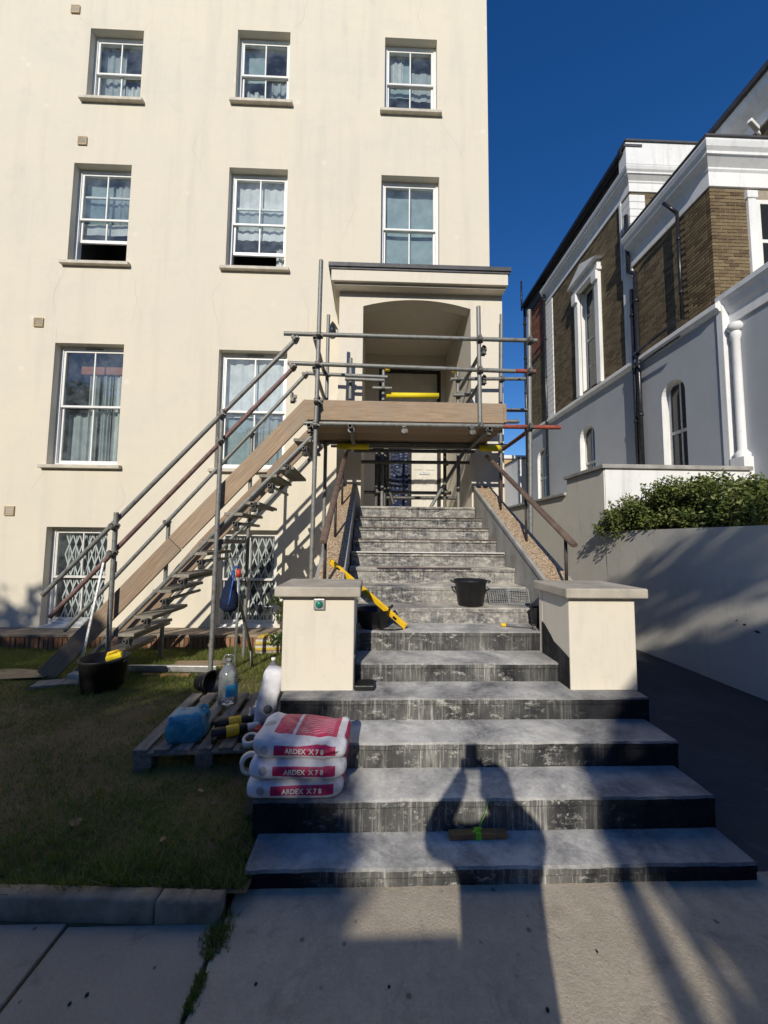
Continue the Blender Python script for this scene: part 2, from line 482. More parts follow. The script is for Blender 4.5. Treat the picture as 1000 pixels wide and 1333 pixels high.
    tr = m.n('BsdfTransparent'); tr.inputs[0].default_value = (.84, .88, .88, 1)
    df = m.n('BsdfDiffuse'); df.inputs[0].default_value = (.42, .49, .52, 1)  # grime film, its colour lightened to stand in for reflected sky
    wav = m.n('Bump'); wav.inputs['Strength'].default_value = .06; wav.inputs['Distance'].default_value = .05
    m.l(m.noise(m.pos, 3.0, 2), wav.inputs['Height']); m.l(wav.outputs[0], gl.inputs['Normal'])
    grime_and_sky = m.n('MixShader'); m.l(m.range(m.noise(m.pos, 3.5, 5, .65), .42, .72, .05, .24), grime_and_sky.inputs[0])
    m.l(tr.outputs[0], grime_and_sky.inputs[1]); m.l(df.outputs[0], grime_and_sky.inputs[2])
    mx = m.n('MixShader'); m.l(schl, mx.inputs[0]); m.l(grime_and_sky.outputs[0], mx.inputs[1]); m.l(gl.outputs[0], mx.inputs[2])
    m.l(mx.outputs[0], m.out.inputs[0])
    MT['glass'] = m.mat
    m = NT('dark_window_glass')
    m.fin((.02, .025, .03), .05, 0, .6); MT['dark_glass'] = m.mat
    def cloth(name, c):
        m = NT(name); m.fin(m.mix(m.range(m.noise(m.obj, 6, 4), .35, .65), c, tuple(v*.8 for v in c)), .9, 0, .1)
        m.bump(m.noise(m.obj, 300, 2), .2, .002); return m.mat
    MT['net'] = cloth('net_curtain', (.42, .47, .48)); MT['net2'] = cloth('pale_curtain', (.62, .65, .64)); MT['net3'] = cloth('white_curtain', (.82, .84, .84))
    MT['blind'] = cloth('blind_fabric', (.36, .46, .48)); MT['orange_cloth'] = cloth('terracotta_pelmet', (.35, .15, .09))
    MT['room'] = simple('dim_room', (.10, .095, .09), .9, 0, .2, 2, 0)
    # metal etc
    m = NT('galvanised_tube'); p = m.obj
    n1 = m.noise(m.pos, 16, 5, .7)
    cc = m.ramp(n1, (.3, (.135, .14, .13)), (.55, (.25, .255, .24)), (.75, (.19, .17, .145)))
    cc = m.mix(m.range(m.noise(m.pos, 7, 5, .7), .58, .70, 0, .65), cc, (.16, .085, .05))
    cc = m.mix(m.range(m.noise(m.pos, 48, 5, .8), .62, .70, 0, .7), cc, (.50, .49, .45))
    m.bump(m.noise(m.pos, 120, 3), .15, .002)
    MT['galv'] = m.fin(cc, m.range(n1, .3, .7, .42, .68), .35, .45)
    MT['mauve'] = simple('mauve_rusted_tube', (.20, .125, .115), .65, .2, .35, 14, .2, 90)
    MT['rust'] = simple('rusty_tube', (.20, .085, .055), .75, .2, .4, 18, .3, 90)
    MT['redtube'] = simple('red_painted_tube', (.30, .075, .05), .6, .1, .45, 15, .2, 90)
    MT['coupler'] = simple('scaffold_coupler_steel', (.13, .125, .115), .55, .6, .35, 40, .3, 90)
    m = NT('scaffold_board'); p = m.obj
    gr = m.noise(m.scaled(p, (1.2, 26, 26)), 3.0, 8, .72, .5)
    cc = m.ramp(gr, (.3, (.24, .165, .105)), (.55, (.40, .295, .20)), (.75, (.49, .385, .275)))
    cc = m.mix(m.range(m.noise(p, 2.4, 5, .6), .45, .7, 0, .55), cc, (.30, .255, .205))
    cc = m.mix(1.0, cc, m.ramp(m.rand, (0, .78), (1, 1.0)), 'MULTIPLY')
    m.bump(gr, .3, .006)
    MT['board'] = m.fin(cc, .85, 0, .2)
    m = NT('grey_tread_board'); p = m.obj
    gr = m.noise(m.scaled(p, (9, 1.2, 9)), 3.5, 6, .65, .6)
    cc = m.ramp(gr, (.3, (.17, .155, .125)), (.55, (.30, .275, .225)), (.75, (.40, .365, .30)))
    cc = m.mix(1.0, cc, m.ramp(m.rand, (0, .75), (1, 1.05)), 'MULTIPLY')
    m.bump(gr, .3, .006)
    MT['tread'] = m.fin(cc, .88, 0, .2)
    m = NT('pallet_wood'); p = m.obj
    gr = m.noise(m.scaled(p, (9, 1.4, 9)), 4, 6, .7, .6)
    cc = m.ramp(gr, (.3, (.13, .115, .095)), (.55, (.25, .225, .19)), (.75, (.36, .33, .28)))
    cc = m.mix(1.0, cc, m.ramp(m.rand, (0, .72), (1, 1.08)), 'MULTIPLY')
    m.bump(gr, .35, .006); MT['pallet'] = m.fin(cc, .9, 0, .2)
    MT['rail_brown'] = simple('worn_brown_rail', (.135, .092, .07), .5, 0, .35, 9, .3, 40, .4)
    MT['rail_dark'] = simple('dark_iron', (.05, .042, .038), .55, .3, .3, 12, .2, 60)
    MT['black_plastic'] = simple('black_plastic', (.014, .014, .015), .45, 0, .3, 14, .2, 50, .4)
    MT['black_paint'] = simple('black_paint', (.018, .018, .022), .3, 0, .3, 9, .1, 40, .5)
    MT['grey_plastic'] = simple('grey_plastic', (.17, .175, .18), .5, 0, .2, 20, .2, 60)
    MT['yellow'] = simple('yellow_enamel', (.80, .50, .02), .4, 0, .12, 14, .1, 40, .5)
    MT['foam'] = simple('yellow_foam_sleeve', (.78, .62, .02), .7, 0, .1, 14, .2, 90)
    MT['aluminium'] = simple('aluminium', (.62, .63, .64), .35, .8, .1, 20, .1, 60)
    MT['lead'] = simple('dark_roof_capping', (.075, .075, .08), .6, .1, .2, 7, .2, 40)
    MT['slate'] = simple('slate_roof', (.05, .05, .056), .6, 0, .3, 6, .3, 30)
    MT['door_white'] = simple('off_white_door', (.62, .60, .53), .5, 0, .08, 6, .1, 30)
    MT['red'] = simple('red_plastic', (.55, .05, .03), .45, 0, .15, 15, .1)
    MT['navy'] = simple('navy_cloth', (.012, .018, .045), .85, 0, .3, 12, .4, 60, .2, .01)
    MT['blue'] = simple('blue_strap', (.03, .10, .34), .6, 0, .2, 15, .2)
    MT['green'] = simple('green_plastic', (.015, .19, .13), .3, 0, .1, 15, .05)
    MT['lime'] = simple('lime_tie', (.22, .60, .03), .5, 0, .15, 15, .1)
    MT['tape'] = simple('white_tape', (.72, .70, .64), .5, 0, .1, 20, .1)
    MT['wood_new'] = simple('orange_wood', (.30, .15, .06), .6, 0, .3, 20, .3, 60)
    MT['skin'] = simple('skin', (.46, .28, .2), .55, 0, .08, 9, .1)
    MT['jacket'] = simple('dark_jacket', (.03, .03, .035), .9, 0, .2, 8, .3)
    MT['jeans'] = simple('dark_jeans', (.03, .04, .07), .9, 0, .2, 8, .3)
    MT['hair'] = simple('dark_hair', (.03, .02, .015), .6, 0, .2, 20, .3)
    MT['beige_brick'] = simple('beige_brickwork', (.50, .37, .21), .9, 0, .15, 20, .3, 40)
    MT['sandy'] = simple('sandy_soil', (.33, .26, .16), .95, 0, .25, 9, .5, 40, .15, .01)
mats()

# ------------------------------------------------------------------ ground
rng = np.random.default_rng(5)
def sheet(name, x0, x1, y0, y1, z, mat, nx=1, ny=1, zf=None):
    xs = np.linspace(x0, x1, nx+1); ys = np.linspace(y0, y1, ny+1)
    vs = [(x, y, z if zf is None else zf(x, y)) for y in ys for x in xs]
    fs = [(j*(nx+1)+i, j*(nx+1)+i+1, (j+1)*(nx+1)+i+1, (j+1)*(nx+1)+i) for j in range(ny) for i in range(nx)]
    o = MB().add(vs, fs, True).build(name, mat, fix=False)
    return tag(o, kind='structure')

sheet('ground', -400, 400, -400, 400, -.45, MT['soil'])
sheet('road', -60, 60, -13.0, -7.0, -.10, MT['asphalt'])
sheet('street_pavement', -60, 60, -7.0, -4.2, -.004, MT['slab'])
sheet('forecourt', -.60, 9.0, -4.2, 1.95, 0.0, MT['concrete'], 60, 40, lambda x, y: .006*math.sin(x*2.1+y)*math.sin(y*1.7)-.002)
def drive_z(x, y): return -.006 - .012*max(0, y-2.0)
sheet('driveway', 1.80, 4.3, 1.90, 30.0, 0, MT['asphalt'], 6, 40, drive_z)

def lawn_z(x, y):
    if y < 2.8: z = .055*(2.8-y)/1.0
    elif y < 3.1: z = 0.0
    else: z = -.20*(y-3.1)/3.3
    return z + .012*math.sin(x*3.1+y*2.2) + .008*math.sin(x*7.3-y*5.1)
sheet('lawn', -12.0, -.53, 1.815, 6.9, 0, MT['soil'], 120, 60, lawn_z)
tag(MB().add([(-5.6,4.85,-.075),(-4.9,4.72,-.07),(-3.95,4.9,-.085),(-3.9,5.12,-.098),(-4.6,5.3,-.112),(-5.6,5.25,-.108)], [(0,1,2,3,4,5)]).build('sandy_patch', MT['sandy'], fix=False), kind='structure')

def grass(name, n, seed):
    g = np.random.default_rng(seed)
    x = g.uniform(-6.6, -.55, n); y = 1.84 + (6.55-1.84)*g.random(n)**1.35
    # density: bare in the middle, thick near kerb, steps and wall
    cl = np.sin(x*2.3+1.1*y)*np.sin(y*1.9-x*.7) + .6*np.sin(x*5.1)*np.sin(y*4.3+1) + .4*np.sin(x*11)*np.sin(y*9.7)
    dens = .46 + .26*cl + .75*np.exp(-((y-1.8)/.22)**2) + .7*np.exp(-((x+.55)/.22)**2)*(y<2.7) + .8*np.clip((y-4.0)/1.4, 0, 1)
    keep = g.random(n) < np.clip(dens, .05, 1)
    keep &= ~((x > -5.4) & (x < -3.95) & (y > 4.85) & (y < 5.2))
    x = x[keep]; y = y[keep]; n = len(x)
    z = np.array([lawn_z(a, b) for a, b in zip(x, y)])
    tuft = np.sin(x*17+np.sin(y*13)*1.5)*np.sin(y*19+np.sin(x*11)*1.5)
    a = g.uniform(0, 2*np.pi, n); h = g.uniform(.010, .034, n)*(1+.6*np.clip(dens[keep]-.5, 0, 1))*(1+.9*np.clip(tuft, 0, 1)); w = g.uniform(.0022, .0045, n)
    lean = g.uniform(.2, 1.4, n)*h; la = g.uniform(0, 2*np.pi, n)
    v = np.empty((n, 3, 3))
    v[:,0] = np.stack([x-np.cos(a)*w, y-np.sin(a)*w, z-.004], 1)
    v[:,1] = np.stack([x+np.cos(a)*w, y+np.sin(a)*w, z-.004], 1)
    v[:,2] = np.stack([x+np.cos(la)*lean, y+np.sin(la)*lean, z+h], 1)
    o = fast_mesh(name, v.reshape(-1,3), np.arange(n*3).reshape(n,3), MT['grass'], None, (0,0,0))
    return tag(o, 'short patchy grass on the lawn beside the steps', 'grass', kind='stuff')
grass('grass', 230000, 3)
# weeds in the joint between slabs and concrete
def weeds():
    g = np.random.default_rng(9); pts = []
    n = 2600
    t = 1-g.random(n)**1.25; x = -.605 + .004*np.sin(t*40) + g.normal(0, .009, n)*(1+1.6*(t > .8)); y = 1.0 + .78*t
    keep = (np.sin(t*31)+np.sin(t*57) > -.9); x = x[keep]; y = y[keep]; n = len(x)
    a = g.uniform(0, 6.28, n); h = g.uniform(.006, .024, n)*(1+.8*(y > 1.66)); w = .003; la = g.uniform(0, 6.28, n)
    v = np.empty((n,3,3))
    v[:,0] = np.stack([x-np.cos(a)*w, y-np.sin(a)*w, np.full(n,-.004)], 1); v[:,1] = np.stack([x+np.cos(a)*w, y+np.sin(a)*w, np.full(n,-.004)], 1)
    v[:,2] = np.stack([x+np.cos(la)*h*.8, y+np.sin(la)*h*.8, h], 1)
    tag(fast_mesh('weeds', v.reshape(-1,3), np.arange(n*3).reshape(n,3), MT['grass'], None), 'weeds and moss in the joint beside the paving slabs', 'weeds', kind='stuff')
weeds()

# paving slabs and their bed
pv = sheet('path', -5.0, -.59, -4.2, 1.80, -.014, MT['soil'])
for i in range(5):
    for j in range(4):
        x1 = -.618 - i*.632; x0 = x1-.617; y1 = 1.748 - j*.93 + i*.012; y0 = y1-.915
        MB().box(x0, x1, y0, y1, -.05, -.001+.003*((i*7+j*3) % 3)).build('paving_slab', MT['slab'], pv, bevel=.006)

# kerb stones
k = thing('kerb', 'low worn concrete edging between the lawn and the paving slabs', 'kerb', (-1.25, 1.79, 0))
def kstone(x0, y0, x1, y1, w=.075, h=.078):
    d = Vector((x1-x0, y1-y0, 0)); n_ = Vector((-d.y, d.x, 0)).normalized()
    m = MB(); N = 40; vs = []
    for i in range(N+1):
        t = i/N; b = Vector((x0, y0, 0)) + d*t
        jz = .0025*math.sin(i*.55+x0)+.0015*math.sin(i*1.7+1)
        for (u, z) in ((.0015*math.sin(i*.9),-.05),(.0015*math.sin(i*.7+x0),h-.010+jz),(.010,h+jz),(w-.012,h+jz*.7),(w,h-.018),(w,-.05)):
            q = b + n_*u; vs.append((q.x, q.y, z))
    fs = []
    for i in range(N):
        for c in range(5): fs.append((i*6+c, i*6+c+1, (i+1)*6+c+1, (i+1)*6+c))
    fs += [tuple(range(5,-1,-1)), tuple(N*6+c for c in range(6))]
    m.add(vs, fs, True); return m.build('kerb_stone', MT['kerb'], k)
kstone(-2.9, 1.842, -1.912, 1.808); kstone(-1.902, 1.806, -.902, 1.762); kstone(-.890, 1.758, -.622, 1.745)

# ------------------------------------------------------------------ main building
FY = 7.1; XE = 2.245
B = thing('apartment_building', 'cream rendered four storey house with white sash windows and arched entrance porch', 'building', (-2.5, FY, 0))
WIN = [('t1',-5.718,-4.678,10.196,11.729),('t2',-2.824,-1.771,10.285,11.857),('t3',0.148,1.211,10.209,11.849),
 ('m1',-5.846,-4.752,6.817,8.838),('m2',-2.878,-1.741,6.806,8.869),('m3',0.102,1.254,6.85,8.831),
 ('g1',-5.949,-4.688,2.928,5.223),('g2',-2.928,-1.648,2.904,5.168),
 ('b1',-5.856,-4.770,0.037,1.790),('b2',-2.825,-1.724,0.005,1.767)]
DOOR = (.115, 1.485, 2.13, 5.42)
HALL = (-.189, 1.599, 2.128, 5.72)
holes = [w[1:] for w in WIN] + [HALL]
BX0, BZ0, BZ1 = -9.5, -.5, 14.6
def facade():
    xs = sorted({BX0, XE} | {h[0] for h in holes} | {h[1] for h in holes})
    zs = sorted({BZ0, BZ1} | {h[2] for h in holes} | {h[3] for h in holes})
    m = MB()
    for i in range(len(xs)-1):
        for j in range(len(zs)-1):
            cx = (xs[i]+xs[i+1])/2; cz = (zs[j]+zs[j+1])/2
            if any(h[0] < cx < h[1] and h[2] < cz < h[3] for h in holes): continue
            m.add([(xs[i],FY,zs[j]),(xs[i+1],FY,zs[j]),(xs[i+1],FY,zs[j+1]),(xs[i],FY,zs[j+1])], [(0,1,2,3)])
    RD = .30
    for (x0, x1, z0, z1) in holes:
        m.add([(x0,FY,z0),(x0,FY+RD,z0),(x0,FY+RD,z1),(x0,FY,z1)], [(0,1,2,3)])
        m.add([(x1,FY,z0),(x1,FY+RD,z0),(x1,FY+RD,z1),(x1,FY,z1)], [(3,2,1,0)])
        m.add([(x0,FY,z1),(x1,FY,z1),(x1,FY+RD,z1),(x0,FY+RD,z1)], [(0,3,2,1)])
        m.add([(x0,FY,z0),(x1,FY,z0),(x1,FY+RD,z0),(x0,FY+RD,z0)], [(0,1,2,3)])
    yb = 18.0
    m.add([(XE,FY,BZ0),(XE,yb,BZ0),(XE,yb,BZ1),(XE,FY,BZ1)], [(0,1,2,3)])
    m.add([(BX0,FY,BZ0),(BX0,yb,BZ0),(BX0,yb,BZ1),(BX0,FY,BZ1)], [(3,2,1,0)])
    m.add([(BX0,yb,BZ0),(XE,yb,BZ0),(XE,yb,BZ1),(BX0,yb,BZ1)], [(3,2,1,0)])
    m.add([(BX0,FY,BZ1),(XE,FY,BZ1),(XE,yb,BZ1),(BX0,yb,BZ1)], [(0,1,2,3)])
    return m.build('wall', MT['cream'], B, fix=False)
facade()
MB().box(BX0-.1, XE+.1, FY-.12, 18.1, BZ1, BZ1+.25).build('parapet_coping', MT['stone'], B)

def sheet_wave(x0, x1, y, z0, z1, amp, waves, n=40, ph=0.0):
    m = MB(); vs = []; fs = []
    for i in range(n+1):
        t = i/n; x = x0+(x1-x0)*t; yy = y + amp*math.sin(ph+t*waves*6.283) + amp*.4*math.sin(ph*2+t*waves*2.7*6.283)
        vs += [(x, yy, z0), (x, yy+amp*.3*math.sin(t*9), z1)]
    for i in range(n): fs.append((2*i, 2*i+2, 2*i+3, 2*i+1))
    return m.add(vs, fs, True)

def window(key, x0, x1, z0, z1):
    yo = FY+.145                                             # outer face of the box frame
    f = MB(); fw = .052
    f.box(x0, x0+fw, yo, yo+.11, z0, z1); f.box(x1-fw, x1, yo, yo+.11, z0, z1)
    f.box(x0+fw, x1-fw, yo, yo+.11, z1-fw-.01, z1); f.box(x0+fw, x1-fw, yo-.02, yo+.11, z0, z0+.045)
    w = f.build('window', MT['white_paint'], B, bevel=.004, seg=1)
    opened = {'m1': .50, 'm2': .36}.get(key, 0.0)
    ix0, ix1, iz0, iz1 = x0+fw, x1-fw, z0+.045, z1-fw-.01
    zm = (iz0+iz1)/2 + {'b1': -.02, 'b2': -.02}.get(key, 0)
    xm = (ix0+ix1)/2
    def sash(za, zb, ya, bot, top):
        s = MB(); st = .042
        s.box(ix0, ix0+st, ya, ya+.035, za, zb); s.box(ix1-st, ix1, ya, ya+.035, za, zb)
        s.box(ix0+st, ix1-st, ya, ya+.035, za, za+bot); s.box(ix0+st, ix1-st, ya, ya+.035, zb-top, zb)
        s.box(xm-.013, xm+.013, ya+.004, ya+.03, za+bot, zb-top)
        s.build('sash', MT['white_paint'] if key[0] != 'b' else MT['white_worn'], w, bevel=.003, seg=1)
        for a, b in ((ix0+st, xm-.013), (xm+.013, ix1-st)):
            MB().add([(a, ya+.018, za+bot), (b, ya+.018, za+bot), (b, ya+.018, zb-top), (a, ya+.018, zb-top)], [(0,1,2,3)]).build('pane', MT['glass'], w, fix=False)
    sash(zm-.02, iz1, yo+.012, .04, .045)
    sash(iz0+opened, zm+.02+opened, yo+.054, .065, .04)
    # stone sill
    if key[0] != 'b' and key != 'm3':
        sl = MB(); a, b = x0-.09, x1+.09
        pr = [(FY-.085, z0-.075), (FY-.085, z0-.012), (FY+.15, z0+.022), (FY+.15, z0-.075)]
        sl.prism([(a, y, z) for y, z in pr], (b-a, 0, 0))
        sl.build('sill', MT['sill'], w, bevel=.008)
    # dim room and what hangs behind the glass
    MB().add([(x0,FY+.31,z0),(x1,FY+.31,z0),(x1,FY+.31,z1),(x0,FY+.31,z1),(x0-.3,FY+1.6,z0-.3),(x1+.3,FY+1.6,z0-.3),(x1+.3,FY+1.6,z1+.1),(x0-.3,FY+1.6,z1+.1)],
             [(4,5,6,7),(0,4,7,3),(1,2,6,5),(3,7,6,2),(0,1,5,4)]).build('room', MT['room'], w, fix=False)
    yc = yo+.17; W_ = ix1-ix0; H_ = iz1-iz0
    def cur(fx0, fx1, fz0, fz1, mat, amp=.02, waves=5, dy=0.0, nm='curtain'):
        sheet_wave(ix0+W_*fx0, ix0+W_*fx1, yc+dy, iz0+H_*fz0, iz0+H_*fz1, amp, waves, 48, random.random()*6).build(nm, mat, w, fix=False)
    if key == 't1': cur(-.02, .5, -.02, 1.05, MT['net'], .015, 3); cur(.52, 1.02, -.02, .45, MT['net2'], .02, 4)
    if key == 't2': cur(-.02, .47, .52, 1.05, MT['blind'], .004, 1); cur(.05, .42, 0, .36, MT['net2'], .03, 2); cur(.55, 1.0, -.02, .6, MT['net'], .02, 3, .1)
    if key == 't3':
        cur(-.02, .5, .42, 1.05, MT['blind'], .006, 2); cur(.12, .36, .56, .92, MT['net2'], .02, 2, -.03); cur(.5, 1.02, .38, .80, MT['net'], .01, 2)
    if key == 'm1': cur(-.02, .52, .46, .95, MT['blind'], .004, 1); cur(.52, 1.02, .46, .95, MT['net'], .015, 4); cur(-.02, 1.02, .38, .50, MT['net2'], .008, 2, -.04)
    if key == 'm2': cur(-.02, 1.02, .38, 1.05, MT['net3'], .010, 6, -.03); cur(.80, 1.02, -.02, .3, MT['net2'], .02, 2, .0)
    if key == 'm3': cur(-.02, 1.02, -.02, 1.05, MT['blind'], .004, 1)
    if key == 'g1':
        cur(.36, .52, -.02, .80, MT['net2'], .03, 2); cur(.54, .72, -.02, .80, MT['net'], .03, 2); cur(.76, 1.02, -.02, .8, MT['net2'], .03, 2); cur(.02, .36, -.02, .46, MT['net'], .02, 2, .05)
        MB().box(ix0+W_*.15, ix1, yc+.06, yc+.10, iz0+H_*.83, iz0+H_*.90).build('pelmet', MT['orange_cloth'], w)
    if key == 'g2': cur(-.02, 1.02, .46, 1.05, MT['net3'], .015, 5, -.05); cur(-.02, .5, -.02, .46, MT['blind'], .01, 2); cur(.5, 1.02, -.02, .46, MT['net'], .03, 4)
    if key[0] == 'b':
        # folding lattice grille inside the glass
        g = MB(); yg = yo+.10; n = 7; gx0 = ix0+(.12 if key == 'b1' else .02); gx1 = ix1-.02
        for (za, zb) in ((iz0+.06, zm-.05), (zm+.02, iz1-.07)):
            dx = (gx1-gx0)/n; nd = 2; dz = (zb-za)/nd
            for i in range(n):
                for j in range(nd):
                    a = gx0+i*dx; b = a+dx; c = za+j*dz; d = c+dz
                    g.bar((a, yg, c), (b, yg, d), .022, .006, (0,1,0)); g.bar((a, yg+.007, d), (b, yg+.007, c), .022, .006, (0,1,0))
                g.bar((gx0+i*dx+dx/2, yg+.012, za), (gx0+i*dx+dx/2, yg+.012, zb), .014, .006, (0,1,0))
        g.build('security_grille', MT['white_paint'], w, fix=False)
        MB().prism([(x0-.03, FY-.06, z0-.05), (x0-.03, FY-.06, z0-.01), (x0-.03, FY+.15, z0+.012), (x0-.03, FY+.15, z0-.05)], (x1-x0+.06, 0, 0)).build('sill', MT['white_worn'], w, bevel=.006)
    if key[0] == 'g':   # trickle vent on the head
        MB().box(xm-.16, xm+.16, yo-.014, yo-.001, z1-.052, z1-.034).build('trickle_vent', MT['grey_plastic'], w)
for w in WIN: window(*w)

# hairline cracks in the render
MT['crack'] = simple('crack_line', (.50, .445, .35), .9, 0, .2, 20, 0)
def crack(pts, seed, w=.0026):
    g = random.Random(seed); m = MB(); P_ = []
    for (a, b), (c, d) in zip(pts[:-1], pts[1:]):
        n = max(4, int(math.hypot(c-a, d-b)/.07))
        for i in range(n): P_.append((a+(c-a)*i/n+g.uniform(-.018, .018), b+(d-b)*i/n+g.uniform(-.018, .018)))
    P_.append(pts[-1]); N_ = len(P_)
    for i in range(N_-1):
        (a, b), (c, d) = P_[i], P_[i+1]; L = math.hypot(c-a, d-b) or 1; nx, nz = -(d-b)/L, (c-a)/L
        w0 = w*math.sin(math.pi*(i+.6)/(N_+.2)); w1 = w*math.sin(math.pi*(i+1.6)/(N_+.2))
        m.add([(a-nx*w0, FY-.0012, b-nz*w0), (c-nx*w1, FY-.0012, d-nz*w1), (c+nx*w1, FY-.0012, d+nz*w1), (a+nx*w0, FY-.0012, b+nz*w0)], [(0,1,2,3)])
    m.build('hairline_crack', MT['crack'], B, fix=False)
for i, pts in enumerate(([(-6.0,12.0),(-5.72,11.75)], [(-4.55,12.0),(-4.68,11.72)], [(-5.85,6.74),(-6.05,6.2),(-5.98,5.72)], [(-5.95,5.55),(-5.92,5.26)], [(-4.62,6.7),(-4.5,6.1),(-4.6,5.5)],
        [(-1.45,12.6),(-1.55,12.1),(-1.78,11.86)], [(.95,12.9),(.82,12.4),(.9,11.9)], [(1.25,10.1),(1.7,9.4),(1.6,8.9)], [(-2.88,6.72),(-3.1,6.2),(-2.95,5.6),(-2.93,5.2)], [(-1.5,6.7),(-1.25,5.9),(-1.3,5.2)],
        [(-4.68,2.85),(-4.5,2.3),(-4.77,1.8)], [(-5.95,2.85),(-6.2,2.4)], [(-3.4,9.9),(-3.6,9.2),(-3.3,8.6)], [(-.6,8.9),(-.4,8.1),(-.7,7.3)])): crack(pts, i)
# air bricks
for (x, z) in ((-6.035, 12.109), (-5.714, 9.289), (-6.27, 5.602), (-6.52, 2.069)):
    v = MB(); s_ = .085
    v.box(x-s_, x+s_, FY-.012, FY-.002, z-s_, z+s_)
    vo = v.build('air_brick', MT['sill'], B)
    e = MB(); e.box(x-s_, x-s_+.018, FY-.026, FY-.0125, z-s_, z+s_); e.box(x+s_-.018, x+s_, FY-.026, FY-.0125, z-s_, z+s_)
    e.box(x-s_+.018, x+s_-.018, FY-.026, FY-.0125, z+s_-.018, z+s_); e.box(x-s_+.018, x+s_-.018, FY-.026, FY-.0125, z-s_, z-s_+.018)
    e.build('vent_frame', MT['wood_new'] if False else MT['beige_brick'], vo)
    for q in range(4):
        zz = z-s_+.03+q*.033
        MB().bar((x-s_+.02, FY-.018, zz+.008), (x+s_-.02, FY-.018, zz+.008), .014, .018, (0,-.6,1)).build('louvre', MT['sill'], vo)

MT['ledge'] = simple('mossy_ledge', (.27, .215, .155), .9, 0, .3, 6, .4, 40)
# brick ledge along the foot of the wall: soldier course under a weathered coping
pl = MB(); pl.box(BX0, -.66, 6.60, FY-.002, -.5, -.03).build('ledge', MT['mortar'], B)
MB().box(BX0, -.66, 6.565, FY-.003, -.03, .018).build('ledge_coping', MT['ledge'], B, bevel=.012)
bm0 = MB().box(-.032, .032, 0, .05, -.105, .105).build('brick', MT['plinth_brick'], B, local=True, bevel=.005, seg=1)
bm0.location = Vector((-.71, 6.572, -.14)) - origin(B)
x = -.71-.075; i = 0
while x > -7.0:
    c = copy_at(bm0, Vector((x, 6.572+.006*math.sin(i*2.3), -.14+.003*math.sin(i*1.3))) - origin(B), (0, R(1.5*math.sin(i*1.9)), 0)); c.parent = B
    x -= .0752; i += 1
# lower footing
MB().box(BX0, -.66, 6.575, 6.60, -.5, -.25).build('footing', MT['stone'], B)

# ------------------------------------------------------------------ porch
PF = 6.10
pc = MB()
px0, px1, ox0, ox1 = -.584, 2.132, -.19, 1.60
zs_, zc, zt = 5.47, 5.60, 5.87
# front wall with segmental arch
N = 20
arch = [(ox0+(ox1-ox0)*i/N, zs_ + (zc-zs_)*(1-((i/N-.5)*2)**2)) for i in range(N+1)]
for yy, flip in ((PF, False), (PF+.22, True)):
    F = []
    F.append([(px0,yy,-.4),(ox0,yy,-.4),(ox0,yy,zs_),(px0,yy,zs_)]); F.append([(ox1,yy,-.4),(px1,yy,-.4),(px1,yy,zs_),(ox1,yy,zs_)])
    F.append([(px0,yy,zs_),(ox0,yy,zs_),(ox0,yy,zt),(px0,yy,zt)]); F.append([(ox1,yy,zs_),(px1,yy,zs_),(px1,yy,zt),(ox1,yy,zt)])
    for (a, za), (b, zb) in zip(arch[:-1], arch[1:]): F.append([(a,yy,za),(b,yy,zb),(b,yy,zt),(a,yy,zt)])
    F.append([(ox0,yy,-.4),(ox1,yy,-.4),(ox1,yy,2.128),(ox0,yy,2.128)])
    for q in F: pc.add(q, [(0,1,2,3) if not flip else (3,2,1,0)])
pc.add([(ox0,PF,2.13),(ox0,PF+.22,2.13),(ox0,PF+.22,zs_),(ox0,PF,zs_)], [(0,1,2,3)])
pc.add([(ox1,PF,2.13),(ox1,PF+.22,2.13),(ox1,PF+.22,zs_),(ox1,PF,zs_)], [(3,2,1,0)])
for (a, za), (b, zb) in zip(arch[:-1], arch[1:]): pc.add([(a,PF,za),(b,PF,zb),(b,PF+.22,zb),(a,PF+.22,za)], [(3,2,1,0)])
# side walls
pc.box(px0, px0+.22, PF+.22, FY-.001, -.4, zt); pc.box(px1-.22, px1, PF+.22, FY-.001, -.4, zt)
pw = pc.build('porch_wall', MT['cream2'], B, fix=False)
MB().box(px0+.22, px1-.22, PF+.22, FY-.002, 5.722, 5.74).build('porch_ceiling', MT['cream2'], B)
MB().box(px0+.221, px1-.221, PF+.2, FY-.001, 1.95, 2.128).build('porch_floor', MT['stone_grey'], B)
MB().box(-.70, 2.158, 5.87, FY-.001, 5.745, 5.93).build('porch_fascia', MT['cream2'], B, bevel=.006)
MB().box(-.66, 2.14, 5.93, FY-.001, 5.71, 5.745).build('porch_moulding', MT['cream2'], B, bevel=.006)
MB().box(-.745, 2.20, 5.835, FY-.001, 5.965, 6.03).box(-.72, 2.18, 5.855, FY-.001, 5.93, 5.965).build('porch_roof', MT['lead'], B)
